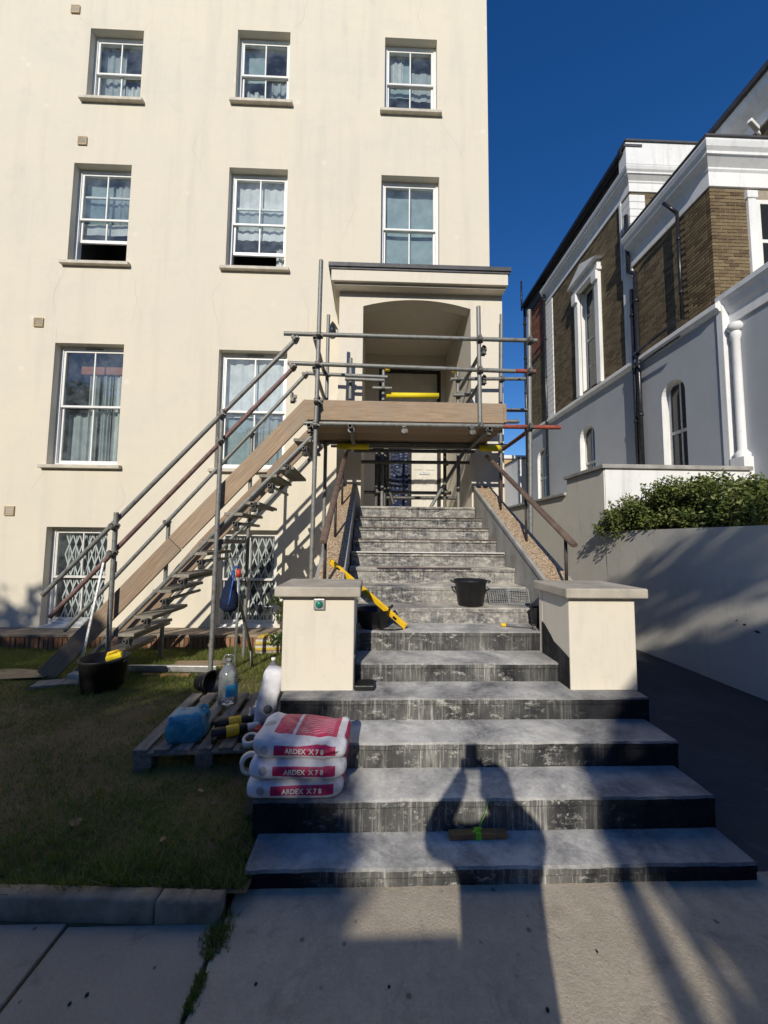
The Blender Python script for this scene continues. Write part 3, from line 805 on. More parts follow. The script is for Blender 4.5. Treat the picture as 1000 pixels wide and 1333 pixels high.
# deep entrance hall behind the arch
HY = 8.25
hl = MB(); hx0, hx1, hz0, hz1 = HALL
hl.add([(hx0,FY+.301,hz0),(hx0,HY,hz0),(hx0,HY,hz1),(hx0,FY+.301,hz1)], [(0,1,2,3)]); hl.add([(hx1,FY+.301,hz0),(hx1,HY,hz0),(hx1,HY,hz1),(hx1,FY+.301,hz1)], [(3,2,1,0)])
hl.add([(hx0,FY+.301,hz1),(hx1,FY+.301,hz1),(hx1,HY,hz1),(hx0,HY,hz1)], [(3,2,1,0)]); hl.add([(hx0,FY+.301,hz0),(hx1,FY+.301,hz0),(hx1,HY,hz0),(hx0,HY,hz0)], [(0,1,2,3)])
for (a, b, c, d) in ((hx0, DOOR[0], hz0, hz1), (DOOR[1], hx1, hz0, hz1), (DOOR[0], DOOR[1], DOOR[3], hz1)):
    hl.add([(a,HY,c),(b,HY,c),(b,HY,d),(a,HY,d)], [(0,1,2,3)])
hl.build('entrance_recess', MT['cream2'], B, fix=False)
# inner side walls between porch wall and recess
MB().box(px0+.22, ox0, PF+.22, FY-.001, 2.0, 5.72).build('porch_lining', MT['cream2'], B); MB().box(ox1, px1-.22, PF+.22, FY-.001, 2.0, 5.72).build('porch_lining', MT['cream2'], B)
dr = MB()
dx0, dx1, dz0, dz1 = DOOR; dy = HY+.02
dr.box(dx0, dx0+.08, dy, dy+.1, dz0, dz1); dr.box(dx1-.07, dx1, dy, dy+.1, dz0, dz1); dr.box(dx0+.08, dx1-.07, dy, dy+.1, dz1-.09, dz1)
dr.box(dx0+.08, dx1-.07, dy, dy+.1, 4.42, 4.48); dr.box(.77, .84, dy, dy+.1, dz0, 4.42); dr.box(dx0+.08, .77, dy, dy+.1, dz0, dz0+.12); dr.box(dx0+.08, .40, dy+.01, dy+.09, dz0+.12, 4.42)
d = dr.build('entrance_door', MT['black_paint'], B)
MB().box(.85, dx1-.075, dy+.03, dy+.075, dz0+.01, 4.415).build('door_leaf', MT['door_white'], d)
for (a, b, c, e) in ((.90, 1.10, 2.3, 3.0), (1.16, 1.36, 2.3, 3.0), (.90, 1.10, 3.15, 4.25), (1.16, 1.36, 3.15, 4.25)):
    MB().box(a, b, dy+.018, dy+.0295, c, e).build('door_panel', MT['door_white'], d, bevel=.01)
MB().box(1.02, 1.24, dy+.012, dy+.017, 3.05, 3.1).build('letter_plate', MT['aluminium'], d)
MB().box(dx0+.082, dx1-.075, dy+.04, dy+.05, 4.485, dz1-.095).build('fanlight', MT['door_white'], d)
m_ = NT('leaded_blue_glass'); cc = m_.ramp(m_.voro(m_.scaled(m_.pos, (1, 1, 1.6)), 9, 'F1', 'Distance'), (.12, (.22, .25, .30)), (.3, (.03, .04, .09)), (.6, (.015, .02, .05)), (.9, (.10, .12, .16)))
MT['leaded'] = m_.fin(cc, .15, 0, .5)
MB().box(.401, .769, dy+.04, dy+.05, dz0+.125, 4.415).build('sidelight', MT['leaded'], d)
MB().box(dx0-.1, dx1+.1, dy+.11, dy+.16, dz0-.1, dz1+.1).build('door_backing', MT['room'], d)
# lantern on the porch side
wl = MB(); wl.box(-.66, -.586, 6.42, 6.50, 5.15, 5.23).build('wall_lantern', MT['black_paint'], B)
wlo = bpy.data.objects['wall_lantern']
MB().tube((-.63,6.46,5.23),(-.70,6.46,5.36),.012).tube((-.70,6.46,5.36),(-.74,6.46,5.30),.012).build('bracket', MT['black_paint'], wlo)
MB().lathe([(.035,0),(.06,.02),(.06,.19),(.045,.24),(.012,.30),(.0,.31)], (-.73,6.46,5.10), 8, True).build('lantern_body', MT['dark_glass'], wlo)
# square render patch / vent box on the left of the porch
MB().box(-.60, -.586, 6.3, 6.36, 4.1, 4.2).build('junction_box', MT['grey_plastic'], B)

# ------------------------------------------------------------------ entrance steps
S = thing('entrance_steps', 'broad flight of dark steps smeared with white plaster between cream piers', 'steps', (.65, 1.9, 0))
SD = [1.905, 2.128, 2.41, 2.706, 3.02, 3.36, 3.70, 4.02, 4.34, 4.66, 4.98, 5.30, 5.62, 5.94]
SZ = [.077, .239, .383, .525, .662, .822, .965, 1.128, 1.298, 1.455, 1.616, 1.777, 1.937, 2.130]
def step(k):
    y0 = SD[k]; y1 = (SD[k+1] if k < 13 else 6.32) + (.06 if k < 13 else 0); z1 = SZ[k]; z0 = -.1 if k < 4 else SZ[k-1]-.25
    if k < 4: x0, x1 = (-.57, 1.862) if k == 0 else (-.602, 1.868) if k == 1 else (-.605, 1.90) if k == 2 else (-.607, 1.942)
    elif k < 5: x0, x1 = -.119, 1.463
    else: x0, x1 = -.248, 1.618
    if k == 13: x0, x1 = -.189, 1.599

    n = 60; m = MB(); ov = .006 if k < 8 else .022
    g = random.Random(k)
    ph = [g.random()*6 for _ in range(4)]
    def jit(t): return .0016*math.sin(t*19+ph[0]) + .0014*math.sin(t*67+ph[1]) + .0014*math.sin(t*151+ph[2])
    vs = []
    for i in range(n+1):
        t = i/n; x = x0+(x1-x0)*t; j = jit(t); j2 = jit(t+.37)
        yy = y0 + (0 if 0 < i < n else 0)
        vs += [(x, yy+.5*j2, z0), (x, yy+.6*j2, z1-.045), (x, yy-ov+j, z1-.035), (x, yy-ov+j+.001, z1-.010+.3*j2), (x, yy-ov+.010+j, z1+.25*j), (x, yy+.10, z1+.2*j2), (x, y1, z1)]
    fs = []
    for i in range(n):
        for c in range(6): fs.append((i*7+c, (i+1)*7+c, (i+1)*7+c+1, i*7+c+1))
    m.add(vs, fs, False)
    b0 = (x0, y1, z0); b1 = (x1, y1, z0)
    m.add([vs[c] for c in range(7)]+[b0], [tuple(range(8))[::-1]]); m.add([vs[n*7+c] for c in range(7)]+[b1], [tuple(range(8))])
    m.add([b0, b1, vs[n*7+6], vs[6]], [(0,3,2,1)])
    return m.build('step', MT['step'] if k < 6 else MT['step_up'], S)
for kk in range(14): step(kk)
# pale batten left on one nosing
MB().bar((-.24, 4.625, 1.462), (1.60, 4.625, 1.462), .035, .012).build('nosing_strip', MT['white_worn'], S)
for q, zz in ((4.965, 1.618), (5.28, 1.779), (5.60, 1.939), (4.31, 1.300)):
    MB().bar((-.245+.3*(q < 4.4), q-.012, zz+.002), (1.615-.5*(q < 4.4), q-.012, zz+.002), .014, .010).build('nosing_strip', MT['rail_brown'], S)
def cop_z(y): return 1.262 + .497*(y-3.6)
def stringer(x0, x1, nm):
    a, b = 3.30, 6.097
    prof = [(a, -.3), (b, -.3), (b, cop_z(b)-.055), (a, cop_z(a)-.055)]
    w = MB().prism([(x0+.012, y, z) for y, z in prof], (x1-x0-.024, 0, 0)).build('side_wall', MT['stone_grey'], S)
    prof = [(a-.0, cop_z(a)-.055), (b, cop_z(b)-.055), (b, cop_z(b)-.004), (a, cop_z(a)-.004)]
    c = MB().prism([(x0, y, z) for y, z in prof], (x1-x0, 0, 0)).build('coping', MT['stone_grey'], S, bevel=.006)
    # pebbled top laid between smooth margins
    NX, NY = 26, 150; vs = []; fs = []; g = np.random.default_rng(int(abs(x0)*100))
    for j in range(NY+1):
        for i in range(NX+1):
            y = a+.01+(b-a-.02)*j/NY; x = x0+.035+(x1-x0-.055)*i/NX
            e = 0 if i in (0, NX) or j in (0, NY) else g.uniform(.001, .009)
            vs.append((x, y, cop_z(y)-.003+e))
    for j in range(NY):
        for i in range(NX): fs.append((j*(NX+1)+i, j*(NX+1)+i+1, (j+1)*(NX+1)+i+1, (j+1)*(NX+1)+i))
    MB().add(vs, fs, False).build('pebble_topping', MT['pebble'], c, fix=False)
stringer(-.525, -.252, 'l'); stringer(1.612, 1.888, 'r')
# outer flanks of the flight
MB().box(-.645, -.50, 3.30, 6.095, -.4, .9).build('flank_wall', MT['cream2'], S)
# piers
for (a, b, c0, c1) in ((-.640, -.121, -.690, -.076), (1.466, 1.968, 1.418, 2.030)):
    p_ = MB().box(a, b, 2.85, 3.30, .515, 1.19).build('pier', MT['cream2'], S, bevel=.011, seg=3)
    MB().box(c0, c1, 2.785, 3.37, 1.192, 1.265).build('pier_cap', MT['stone'], p_, bevel=.012, seg=3)
MB().box(-.64, -.121, 3.30, 3.36, -.3, 1.185).build('pier_back', MT['cream2'], S); MB().box(1.466, 1.968, 3.30, 3.36, -.3, 1.185).build('pier_back', MT['cream2'], S)
# black bitumen upstand painted on the inner face of the right pier
up_ = [(2.853, .53), (3.02, .53), (3.02, .664), (3.298, .664), (3.298, .93), (3.24, .915), (3.14, .855), (3.08, .812), (2.98, .79), (2.90, .77), (2.853, .755)]
MB().prism([(1.463, y, z) for y, z in up_], (-.004, 0, 0)).build('bitumen_upstand', MT['step'], S)
MB().prism([(-.118, y, z) for y, z in up_], (.004, 0, 0)).build('bitumen_upstand', MT['step'], S)
# handrails
def handrail(x, ya, za, yb, zb, posts, fl):
    h = MB()
    n = 18; pts = [Vector((x, ya, za)), Vector((x, yb, zb))]
    d = (pts[1]-pts[0]).normalized(); sidev = Vector((1,0,0)); u = sidev.cross(d).normalized()*-1
    prof = [(.034*math.cos(2*math.pi*i/n), .024*math.sin(2*math.pi*i/n)) for i in range(n)]
    vs = [p + sidev*a + u*b for p in pts for a, b in prof]
    h.add(vs, [(i, (i+1) % n, n+(i+1) % n, n+i) for i in range(n)], True); h.add(vs[:n], [tuple(range(n))]); h.add(vs[n:], [tuple(range(n))[::-1]])
    o = h.build('handrail', MT['rail_brown'], S, bevel=.006)
    for y in posts:
        zt_ = za + (zb-za)*(y-ya)/(yb-ya)
        MB().tube((x, y, cop_z(y)-.02), (x, y, zt_-.015), .0145, n=10).build('post', MT['rail_dark'], o)
    # flat bar under the rail
handrail(1.745, 3.27, 1.575, 5.75, 2.905, (3.42, 4.30, 5.15), 0)
handrail(-.415, 3.30, 1.585, 5.98, 3.005, (3.45, 4.35, 5.25), 0)
# green push button on the left pier
bt = MB().box(-.417, -.335, 2.828, 2.852, 1.095, 1.178).build('button_plate', MT['aluminium'], S, bevel=.006)
MB().lathe([(.026, 0), (.026, .008), (.019, .016), (.0, .019)], (0,0,0), 20).build('button', MT['green'], bt, local=True)
bo = bt.children[0]; bo.rotation_euler = (R(90), 0, 0); bo.location = Vector((-.376, 2.828, 1.137)) - origin(S)

# ------------------------------------------------------------------ scaffold
SC = thing('scaffold', 'steel tube scaffold with board stair climbing to a platform before the porch', 'scaffold', (-1.0, 5.0, -.12))
TR = .0285
F_, K_ = 5.0, 5.95
def st(name, p, q, mat='galv', r=TR):
    p = Vector(p); q = Vector(q)
    if (q-p).length > 1.0: q = q + Vector((random.uniform(-.006,.006), random.uniform(-.006,.006), random.uniform(-.005,.005)))
    m = MB(); n = 14; d = (q-p).normalized()
    m.tube(p, q, r, n=n, cap=False)
    # hollow ends
    for e, s in ((p, 1), (q, -1)):
        m.tube(e, e + d*s*.06, r*.86, n=n, cap=False)
        a = d.cross(Vector((0,0,1)))
        if a.length < 1e-4: a = Vector((1,0,0))
        a.normalize(); b = d.cross(a)
        o_ = [e + (a*math.cos(2*math.pi*i/n)+b*math.sin(2*math.pi*i/n))*r for i in range(n)]
        i_ = [e + (a*math.cos(2*math.pi*i/n)+b*math.sin(2*math.pi*i/n))*r*.86 for i in range(n)]
        m.add(o_+i_, [(i, (i+1) % n, n+(i+1) % n, n+i) for i in range(n)])
        m.add([v + d*s*.06 for v in i_], [tuple(range(n))])
    return m.build(name, MT[mat], SC, fix=False)
# coupler: two collars with flaps, bolts and nuts
def coupler_mesh():
    m = MB()
    m.tube((0,0,-.026),(0,0,.026),.034,n=12)
    m.tube((-.026,-.055,0),(.026,-.055,0),.034,n=12)
    m.box(-.022,.022,-.045,-.01,-.022,.022)
    m.tube((.036,.012,0),(.036,-.052,0),.008,n=6); m.tube((.036,-.052,0),(.036,-.066,0),.014,n=6)
    m.tube((0,-.06,.036),(0,.03,.036),.008,n=6); m.tube((0,.03,.036),(0,.044,.036),.014,n=6)
    m.box(.026,.052,-.018,.022,-.018,.018); m.box(-.018,.018,-.075,-.030,.026,.052)
    return m
cp0 = coupler_mesh().build('coupler', MT['coupler'], SC, local=True, fix=False)
used_c = [False]
def cpl(x, y, z, rx=0.0, ry=0.0, rz=0.0):
    loc = Vector((x, y, z)) - origin(SC)
    if not used_c[0]:
        used_c[0] = True; cp0.location = loc; cp0.rotation_euler = (R(rx), R(ry), R(rz)); return cp0
    return copy_at(cp0, loc, (R(rx), R(ry), R(rz)), SC)
GZ = -.12
SY = 4.885
def fs(x, z): return (x*.977, SY, 1.6+(z-1.6)*.977)
# front standards
st('standard', fs(-3.272, -.15), fs(-3.263, 1.93)); st('standard', fs(-2.0, -.15), fs(-1.980, 3.30)); st('standard', fs(-.785, -.15), fs(-.738, 5.40))
st('standard', fs(1.43, 3.09), fs(1.42, 4.81)); st('standard', fs(2.07, -.08), fs(2.12, 4.78))
# back standards
st('standard', (-3.12, K_, -.20), (-3.108, K_, 1.90)); st('standard', (-1.90, K_, -.20), (-1.892, K_, 3.26)); st('standard', (-.745, K_, 1.2), (-.738, K_, 5.20))
st('standard', (2.02, K_, 2.6), (2.07, K_, 5.30)); st('standard', (2.02, K_, -.1), (2.02, K_, 3.05), 'rust')
st('standard', (-.372, K_, 3.0), (-.368, K_, 4.50)); st('standard', (.155, 6.25, 2.14), (.155, 6.25, 4.45)); st('standard', (1.414, 6.25, 2.14), (1.414, 6.25, 4.45))
for x, y, z in ((-3.197,SY,GZ),(-1.954,SY,GZ),(-.767,SY,GZ),(-3.12,K_,-.2),(-1.9,K_,-.2),(2.022,SY,-.045),(2.02,K_,-.06)):
    MB().box(x-.075, x+.075, y-.075, y+.075, z-.006, z+.004).tube((x,y,z),(x,y,z+.07),.018).build('base_plate', MT['coupler'], SC)
# stair rails
YF, YK = F_-.055, K_-.055
st('guard_rail', (-4.069,YF,.885), (-1.003,YF,4.278)); st('guard_rail', (-3.957,YF,.621), (-1.034,YF,3.894), 'mauve'); st('guard_rail', (-4.494,YK,.234), (-1.034,YK,4.222))
st('guard_rail', (-2.0,YF-.001,2.812), (-1.55,YF-.001,3.316), 'rust', TR*1.02)
# platform rails
st('guard_rail', (-1.199,YF,4.326), (2.20,YF,4.317)); st('guard_rail', (-1.137,YF,3.923), (1.9,YF,3.888)); st('guard_rail', (1.9,YF,3.888), (2.17,YF,3.884), 'redtube')
st('guard_rail', (-1.06,YK,4.21), (.215,YK,4.175)); st('guard_rail', (1.44,YK,4.18), (2.42,YK,4.20))
st('guard_rail', (-.45,YK-.05,4.11), (.16,YK-.05,4.10))
for z in (4.17, 3.76): st('guard_rail', (1.475,4.93,z+.03), (1.468,6.30,z))
st('guard_rail', (-.79,4.93,4.27), (-.79,6.05,4.26)); st('guard_rail', (-.79,4.93,3.86), (-.79,6.05,3.85))
# ledgers and transoms under the platform
st('ledger', (-.90,YF,3.118), (1.72,YF,3.122)); st('ledger', (1.72,YF,3.122), (2.49,YF,3.126), 'redtube')
st('ledger', (-.95,YK,3.108), (2.12,YK,3.11)); st('ledger', (-.6,5.6,3.56), (2.32,5.6,3.585)); 
st('ledger', (1.5,5.75,3.44), (2.22,5.75,3.45), 'redtube'); st('ledger', (1.5,5.45,3.35), (2.13,5.45,3.36))
for x in (-.83, -.30, 1.52, 2.06): st('transom', (x, 4.86, 3.07), (x, 6.05, 3.065), 'galv' if x < 2 else 'rust')
# tubes wedged in the porch mouth below
for x0, x1, z, y in ((.0,1.50,3.125,6.2),(-.24,1.58,2.87,6.16),(-.14,1.30,2.39,6.3),(.08,1.40,2.31,6.34),(-.3,1.62,3.02,6.02)):
    st('ledger', (x0,y,z), (x1,y,z+.01), 'coupler')
for x, y in ((.06,6.25),(.20,6.3),(1.20,6.3)): st('standard', (x,y,2.14), (x,y,3.16), 'coupler')
st('brace', (.95,6.2,2.15), (1.68,6.06,3.40)); st('brace', (.35,6.28,2.2), (.05,6.28,3.1), 'coupler')
# foam sleeves
MB().tube((-.55,5.86,3.045),(-.06,5.86,3.047),.046,n=16).build('foam_sleeve', MT['foam'], SC); MB().tube((1.66,5.86,3.054),(1.985,5.86,3.055),.05,n=16).build('foam_sleeve', MT['foam'], SC)
MB().tube((.21,6.2,4.0),(1.08,6.2,4.01),.046,n=16).build('foam_sleeve', MT['foam'], SC)
st('ledger', (-.65,5.86,3.045), (2.02,5.86,3.055), 'galv', .02)
for x, z in ((.225, 4.44), (1.34, 4.44)): MB().lathe([(.0,-.03),(.04,-.02),(.045,.01),(.03,.035),(0,.04)], (x,6.2,z), 12).build('foam_cap', MT['yellow'], SC)
st('ledger', (-.02,6.2,4.12), (.30,6.2,4.12)); st('ledger', (1.28,6.2,4.30), (1.66,6.2,4.32)); st('ledger', (1.32,6.18,4.02), (1.62,6.18,4.03))
# couplers
SYc = SY
for a in ((-3.191,SY,1.732,0,-45,0),(-3.193,SY,1.400,0,-45,0),(-1.939,SY,3.163,0,-45,0),(-1.942,SY,2.831,0,-45,0),
          (-0.728,SY,4.262),(-0.735,SY,3.867),(-0.743,SY,3.066),(-0.738,SY,3.378),(1.391,SY,4.257),(1.392,SY,3.837),(1.397,SY,3.085),(2.063,SY,4.255),(2.058,SY,3.831),(2.047,SY,3.085),
          (-.74,K_,4.21),(-.742,K_,3.1),(2.05,K_,4.19),(2.03,K_,3.1),(-.37,K_,4.18),(.155,6.25,4.12),(1.414,6.25,4.3),(1.414,6.25,4.02),
          (-3.11,K_,1.83,0,-45,0),(-1.893,K_,3.22,0,-45,0),(-1.05,F_-.03,4.24,0,-45,0),(-1.07,F_-.03,3.86,0,-45,0),(-1.08,K_-.03,4.17,0,-45,0),
          (-.83,4.95,3.07,90,0,0),(1.52,4.95,3.07,90,0,0),(2.06,4.97,3.10,90,0,0),(1.475,5.0,4.2,90,0,0),(1.475,5.0,3.79,90,0,0),(1.16,6.2,3.11),(.06,6.22,2.87),(.20,6.25,2.87),(.06,6.25,2.39),(1.2,6.25,2.87),(1.2,6.28,2.4),(.2,6.25,3.1),
          (-.30,4.95,3.09,90,0,90),(.4,4.95,3.09,90,0,90),(1.30,4.95,3.09,90,0,90)):
    cpl(*a)
# inclined stair: string boards, string tubes, treads
ang = math.atan2(3.487, 3.175)
ux, uz = math.cos(ang), math.sin(ang)
def string_board(x0, z0, x1, z1, y, nm='string_board', mat='board', th=.038, w=.225):
    L = math.hypot(x1-x0, z1-z0)
    o = MB().box(0, L, -th/2, th/2, -w, 0).build(nm, MT[mat], SC, local=True, bevel=.004, seg=1)
    o.location = Vector((x0, y, z0)) - origin(SC); o.rotation_euler = (0, -math.atan2(z1-z0, x1-x0), 0); return o
def on(t): return (-4.085 + 3.175*t, -.04 + 3.487*t)
a = on(0); b = on(.472); c = on(.474); d = on(1.0)
string_board(a[0], a[1], b[0], b[1], 4.985); string_board(c[0], c[1]+.004, d[0], d[1]+.004, 4.983)
o3 = (-.06, -.03)
string_board(a[0]+.25, a[1]+.12, b[0], b[1], 5.93, mat='board'); string_board(c[0], c[1], d[0], d[1], 5.932)
st('stair_string', (-3.70,YF+.06,-.11), (-.78,YF+.06,2.99)); st('stair_string', (-3.70,5.88,-.10), (-.80,5.88,3.03))
for i in range(12):
    x = -.93 - .2137*i; z = 2.835 - .2459*i
    if z < .0: break
    o = MB().box(-.115, .115, 4.98, 5.91, -.02, .02)
    o = o.build('tread', MT['tread'], SC, local=True, bevel=.004, seg=1)
    o.location = Vector((x, 0, z)) - origin(SC); o.rotation_euler = (R(random.uniform(-1,1)), R(random.uniform(-2,2)), 0)
    st('transom', (x+.03, 4.93, z-.048), (x+.03, 5.99, z-.048), 'galv', .022)
    cpl(x+.04, F_-.01, z-.06, 90, 0, 45)
# platform boards and toe boards
for i in range(4):
    y0 = 5.005 + i*.233
    MB().box(-.88, 1.765+.01*((i*3) % 4), y0, y0+.225, 3.140, 3.178).build('platform_board', MT['board'], SC, bevel=.004, seg=1)
MB().box(-.90, 1.775, 4.962, 4.998, 3.172, 3.442).build('toe_board', MT['board'], SC, bevel=.004, seg=1)
MB().box(1.735, 1.772, 4.945, 5.90, 3.18, 3.40).build('toe_board', MT['board'], SC, bevel=.004, seg=1)
for x in (.22, 1.20, 1.62):
    MB().path([(x, 4.955, 3.178), (x, 4.91, 3.10), (x+.035, 4.91, 3.085), (x+.05, 4.91, 3.12)], .004, 6).build('board_clip', MT['coupler'], SC)
for x, z in ((-1.06, 3.47), (-.72, 3.44)): cpl(x, 4.95, z, 90, 0, 0)

MB().box(-3.215, -3.165, 4.90, 4.915, 1.17, 1.31).tube((-3.19,4.907,1.31),(-3.19,4.93,1.44),.003).build('scaffold_tag', MT['tread'], SC, bevel=.004)

# ------------------------------------------------------------------ drive wall, terrace block, neighbour
DW = thing('drive_wall', 'long pale rendered retaining wall along the right of the driveway', 'wall', (4.15, 5.0, 0))
WX = 4.15
def grid_wall(name, x, y0, y1, z0f, z1f, thick, mat, parent, ny=60, nz=14, amp=.006):
    g = random.Random(3); vs = []; fs = []
    for j in range(nz+1):
        for i in range(ny+1):
            y = y0+(y1-y0)*i/ny; za, zb = z0f(y), z1f(y); z = za+(zb-za)*j/nz
            vs.append((x + amp*math.sin(y*2.7+z*1.9)*math.sin(z*3.1-y), y, z))
    for j in range(nz):
        for i in range(ny): fs.append((j*(ny+1)+i, (j+1)*(ny+1)+i, (j+1)*(ny+1)+i+1, j*(ny+1)+i+1))
    m = MB().add(vs, fs, True)
    t = nz*(ny+1)
    for i in range(ny):
        a = vs[t+i]; b = vs[t+i+1]
        m.add([a, b, (b[0]+thick, b[1], b[2]), (a[0]+thick, a[1], a[2])], [(0,3,2,1)])
    m.add([vs[0], vs[t], (x+thick, y0, z1f(y0)), (x+thick, y0, z0f(y0))], [(0,3,2,1)])
    return m.build(name, mat, parent, fix=False)
grid_wall('wall', WX, 1.2, 6.70, lambda y: -.4, lambda y: 1.80, .22, MT['drive_wall'], DW)
for (y, z, w_, h_) in ((4.32, .735, .030, .010), (4.22, .705, .022, .012), (4.08, .66, .035, .013), (4.45, .74, .05, .004), (4.62, .765, .07, .003)):
    MB().prism([(WX+.001, y-w_, z), (WX+.001, y-w_*.3, z+h_), (WX+.001, y+w_*.6, z+h_*.7), (WX+.001, y+w_, z+.002), (WX+.001, y+w_*.2, z-h_)], (-.0035, 0, 0)).build('chipped_hole', MT['rail_dark'], DW)
# raised bed behind it
tag(MB().box(WX+.2, 7.2, 1.2, 6.69, -.3, 1.68).build('raised_bed', MT['soil']), kind='structure')

TB = thing('terrace_wall', 'grey coped terrace wall with white front, behind the shrub', 'wall', (5.3, 6.7, 0))
tb = MB(); tb.box(WX+.004, 6.86, 6.72, 8.02, -.4, 2.93)
tb.build('rendered_block', MT['drive_wall'], TB)
MB().box(WX+.02, 6.86, 6.70, 6.72, 1.70, 2.928).build('white_face', MT['white_wall'], TB)
tb2 = MB().box(WX+.006, 6.86, 8.02, 30.0, -.4, 2.60).build('rendered_block', MT['drive_wall'], TB)
MB().box(WX-.05, 6.88, 6.65, 8.05, 2.93, 3.005).build('coping', MT['stone_grey'], TB, bevel=.01)
MB().box(WX-.05, 4.7, 8.05, 30.0, 2.60, 2.665).build('coping', MT['stone_grey'], TB, bevel=.01)

# neighbour
NX = 7.0
H = thing('brick_villa', 'yellow brick and white stucco villa beyond the driveway', 'building', (7.5, 9.0, 2.6))
ZS = 6.38           # string course
Y0, Y1, Y2 = 7.33, 9.72, 14.9; YE = 16.7
def wall_yz(name, x, y0, y1, z0, z1, holes_, mat, depth=.22, archy=()):
    """wall in the plane x, facing -x, with rectangular and arched openings"""
    ys = sorted({y0, y1} | {h[0] for h in holes_} | {h[1] for h in holes_}); zs2 = sorted({z0, z1} | {h[2] for h in holes_} | {h[3] for h in holes_})
    m = MB()
    for i in range(len(ys)-1):
        for j in range(len(zs2)-1):
            cy = (ys[i]+ys[i+1])/2; cz = (zs2[j]+zs2[j+1])/2
            if any(h[0] < cy < h[1] and h[2] < cz < h[3] for h in holes_): continue
            m.add([(x,ys[i],zs2[j]),(x,ys[i+1],zs2[j]),(x,ys[i+1],zs2[j+1]),(x,ys[i],zs2[j+1])], [(0,3,2,1)])
    for k_, (a, b, c, d) in enumerate(holes_):
        m.add([(x,a,c),(x+depth,a,c),(x+depth,a,d),(x,a,d)], [(0,1,2,3)], False, 1); m.add([(x,b,c),(x+depth,b,c),(x+depth,b,d),(x,b,d)], [(3,2,1,0)], False, 1)  # reveals take the white slot: their sunlit brightness is put into the colour
        m.add([(x,a,c),(x,b,c),(x+depth,b,c),(x+depth,a,c)], [(0,1,2,3)])
        if k_ in archy:      # fill the spandrels so that the head is a half round
            r = (b-a)/2; cyy = (a+b)/2; zc_ = d-r; n = 12
            arc = [(cyy+r*math.cos(math.pi*i/n), zc_+r*math.sin(math.pi*i/n)) for i in range(n+1)]   # from b to a
            for sgn, cor in ((1, b), (-1, a)):
                pts = [p for p in arc if (p[0]-cyy)*sgn >= -1e-6]
                if sgn < 0: pts = pts[::-1]
                for p, q in zip(pts[:-1], pts[1:]):
                    m.add([(x,cor,d),(x,p[0],p[1]),(x,q[0],q[1])], [(0,1,2)])
            for p, q in zip(arc[:-1], arc[1:]): m.add([(x,p[0],p[1]),(x,q[0],q[1]),(x+depth,q[0],q[1]),(x+depth,p[0],p[1])], [(0,1,2,3)], False, 1)
        else: m.add([(x,a,d),(x,b,d),(x+depth,b,d),(x+depth,a,d)], [(3,2,1,0)])
    return m.build(name, [mat, MT['white_wall']], H, fix=False)
arches = [(8.20, 8.90, 3.0, 5.42), (11.72, 12.58, 3.0, 5.44), (15.0, 15.92, 3.0, 5.48)]
wall_yz('stucco_wall', NX, Y0, YE, 2.0, ZS, arches, MT['grey_wall'], .24, (0,1,2))
wall_yz('brick_wall', NX+.012, Y0+.01, Y1, ZS, 9.10, [], MT['brick_y'])
win_side = (11.38, 12.30, 6.62, 10.05)
wall_yz('brick_wall', NX+.012, Y1, Y2, ZS, 11.35, [win_side], MT['brick_y'], .3)
wall_yz('brick_wall', NX+.02, Y2, YE, ZS, 9.6, [], MT['brick_y']); wall_yz('brick_wall', NX+.02, Y2, YE, 9.6, 12.3, [], MT['brick_red'])
MB().box(NX+.02, 12, Y2, YE, 2.0, 2.1).box(NX+.03, 12.0, YE-.02, YE, 2.0, 12.3).build('rear_wall', MT['brick_x'], H)
# string course, cornices
def mould(name, prof, x, y0, y1, parent=H, mat='white_wall', endy=None):
    return MB().prism([(x-a, y0, z) for a, z in prof], (0, y1-y0, 0)).build(name, MT[mat], parent)
mould('string_course', [(-.05,ZS-.10),(.05,ZS-.10),(.09,ZS-.04),(.13,ZS-.03),(.13,ZS+.06),(.05,ZS+.12),(-.05,ZS+.12)], NX, Y0-.12, YE)
mould('string_course', [(-.02,ZS-.10),(.05,ZS-.10),(.05,ZS+.10),(-.02,ZS+.10)], NX+.03, YE, YE+.02)
# near wing front: brick face with individual bricks
wm = MB(); wm.box(NX+.012, 11.5, Y0+.012, Y0+.2, ZS, 9.10)
wm.build('brick_backing', MT['mortar'], H)
br0 = MB().box(0, .213, 0, .10, 0, .065).build('brick', MT['brick_unit'], H, local=True, bevel=.004, seg=1)
br0.location = Vector((NX, Y0, ZS+.125)) - origin(H)
bh0 = MB().box(0, .103, 0, .10, 0, .065).build('brick', MT['brick_unit'], H, local=True, bevel=.004, seg=1)
bh0.location = Vector((NX+.0, Y0-.0, ZS+.2)) - origin(H)
bs0 = MB().box(0, .10, 0, .213, 0, .065).build('brick', MT['brick_unit'], H, local=True, bevel=.004, seg=1)
bs0.location = Vector((NX, Y0+.113, ZS+.125)) - origin(H)
bq0 = MB().box(0, .10, 0, .103, 0, .065).build('brick', MT['brick_unit'], H, local=True, bevel=.004, seg=1)
bq0.location = Vector((NX, Y0+.113, ZS+.2)) - origin(H)
first = True
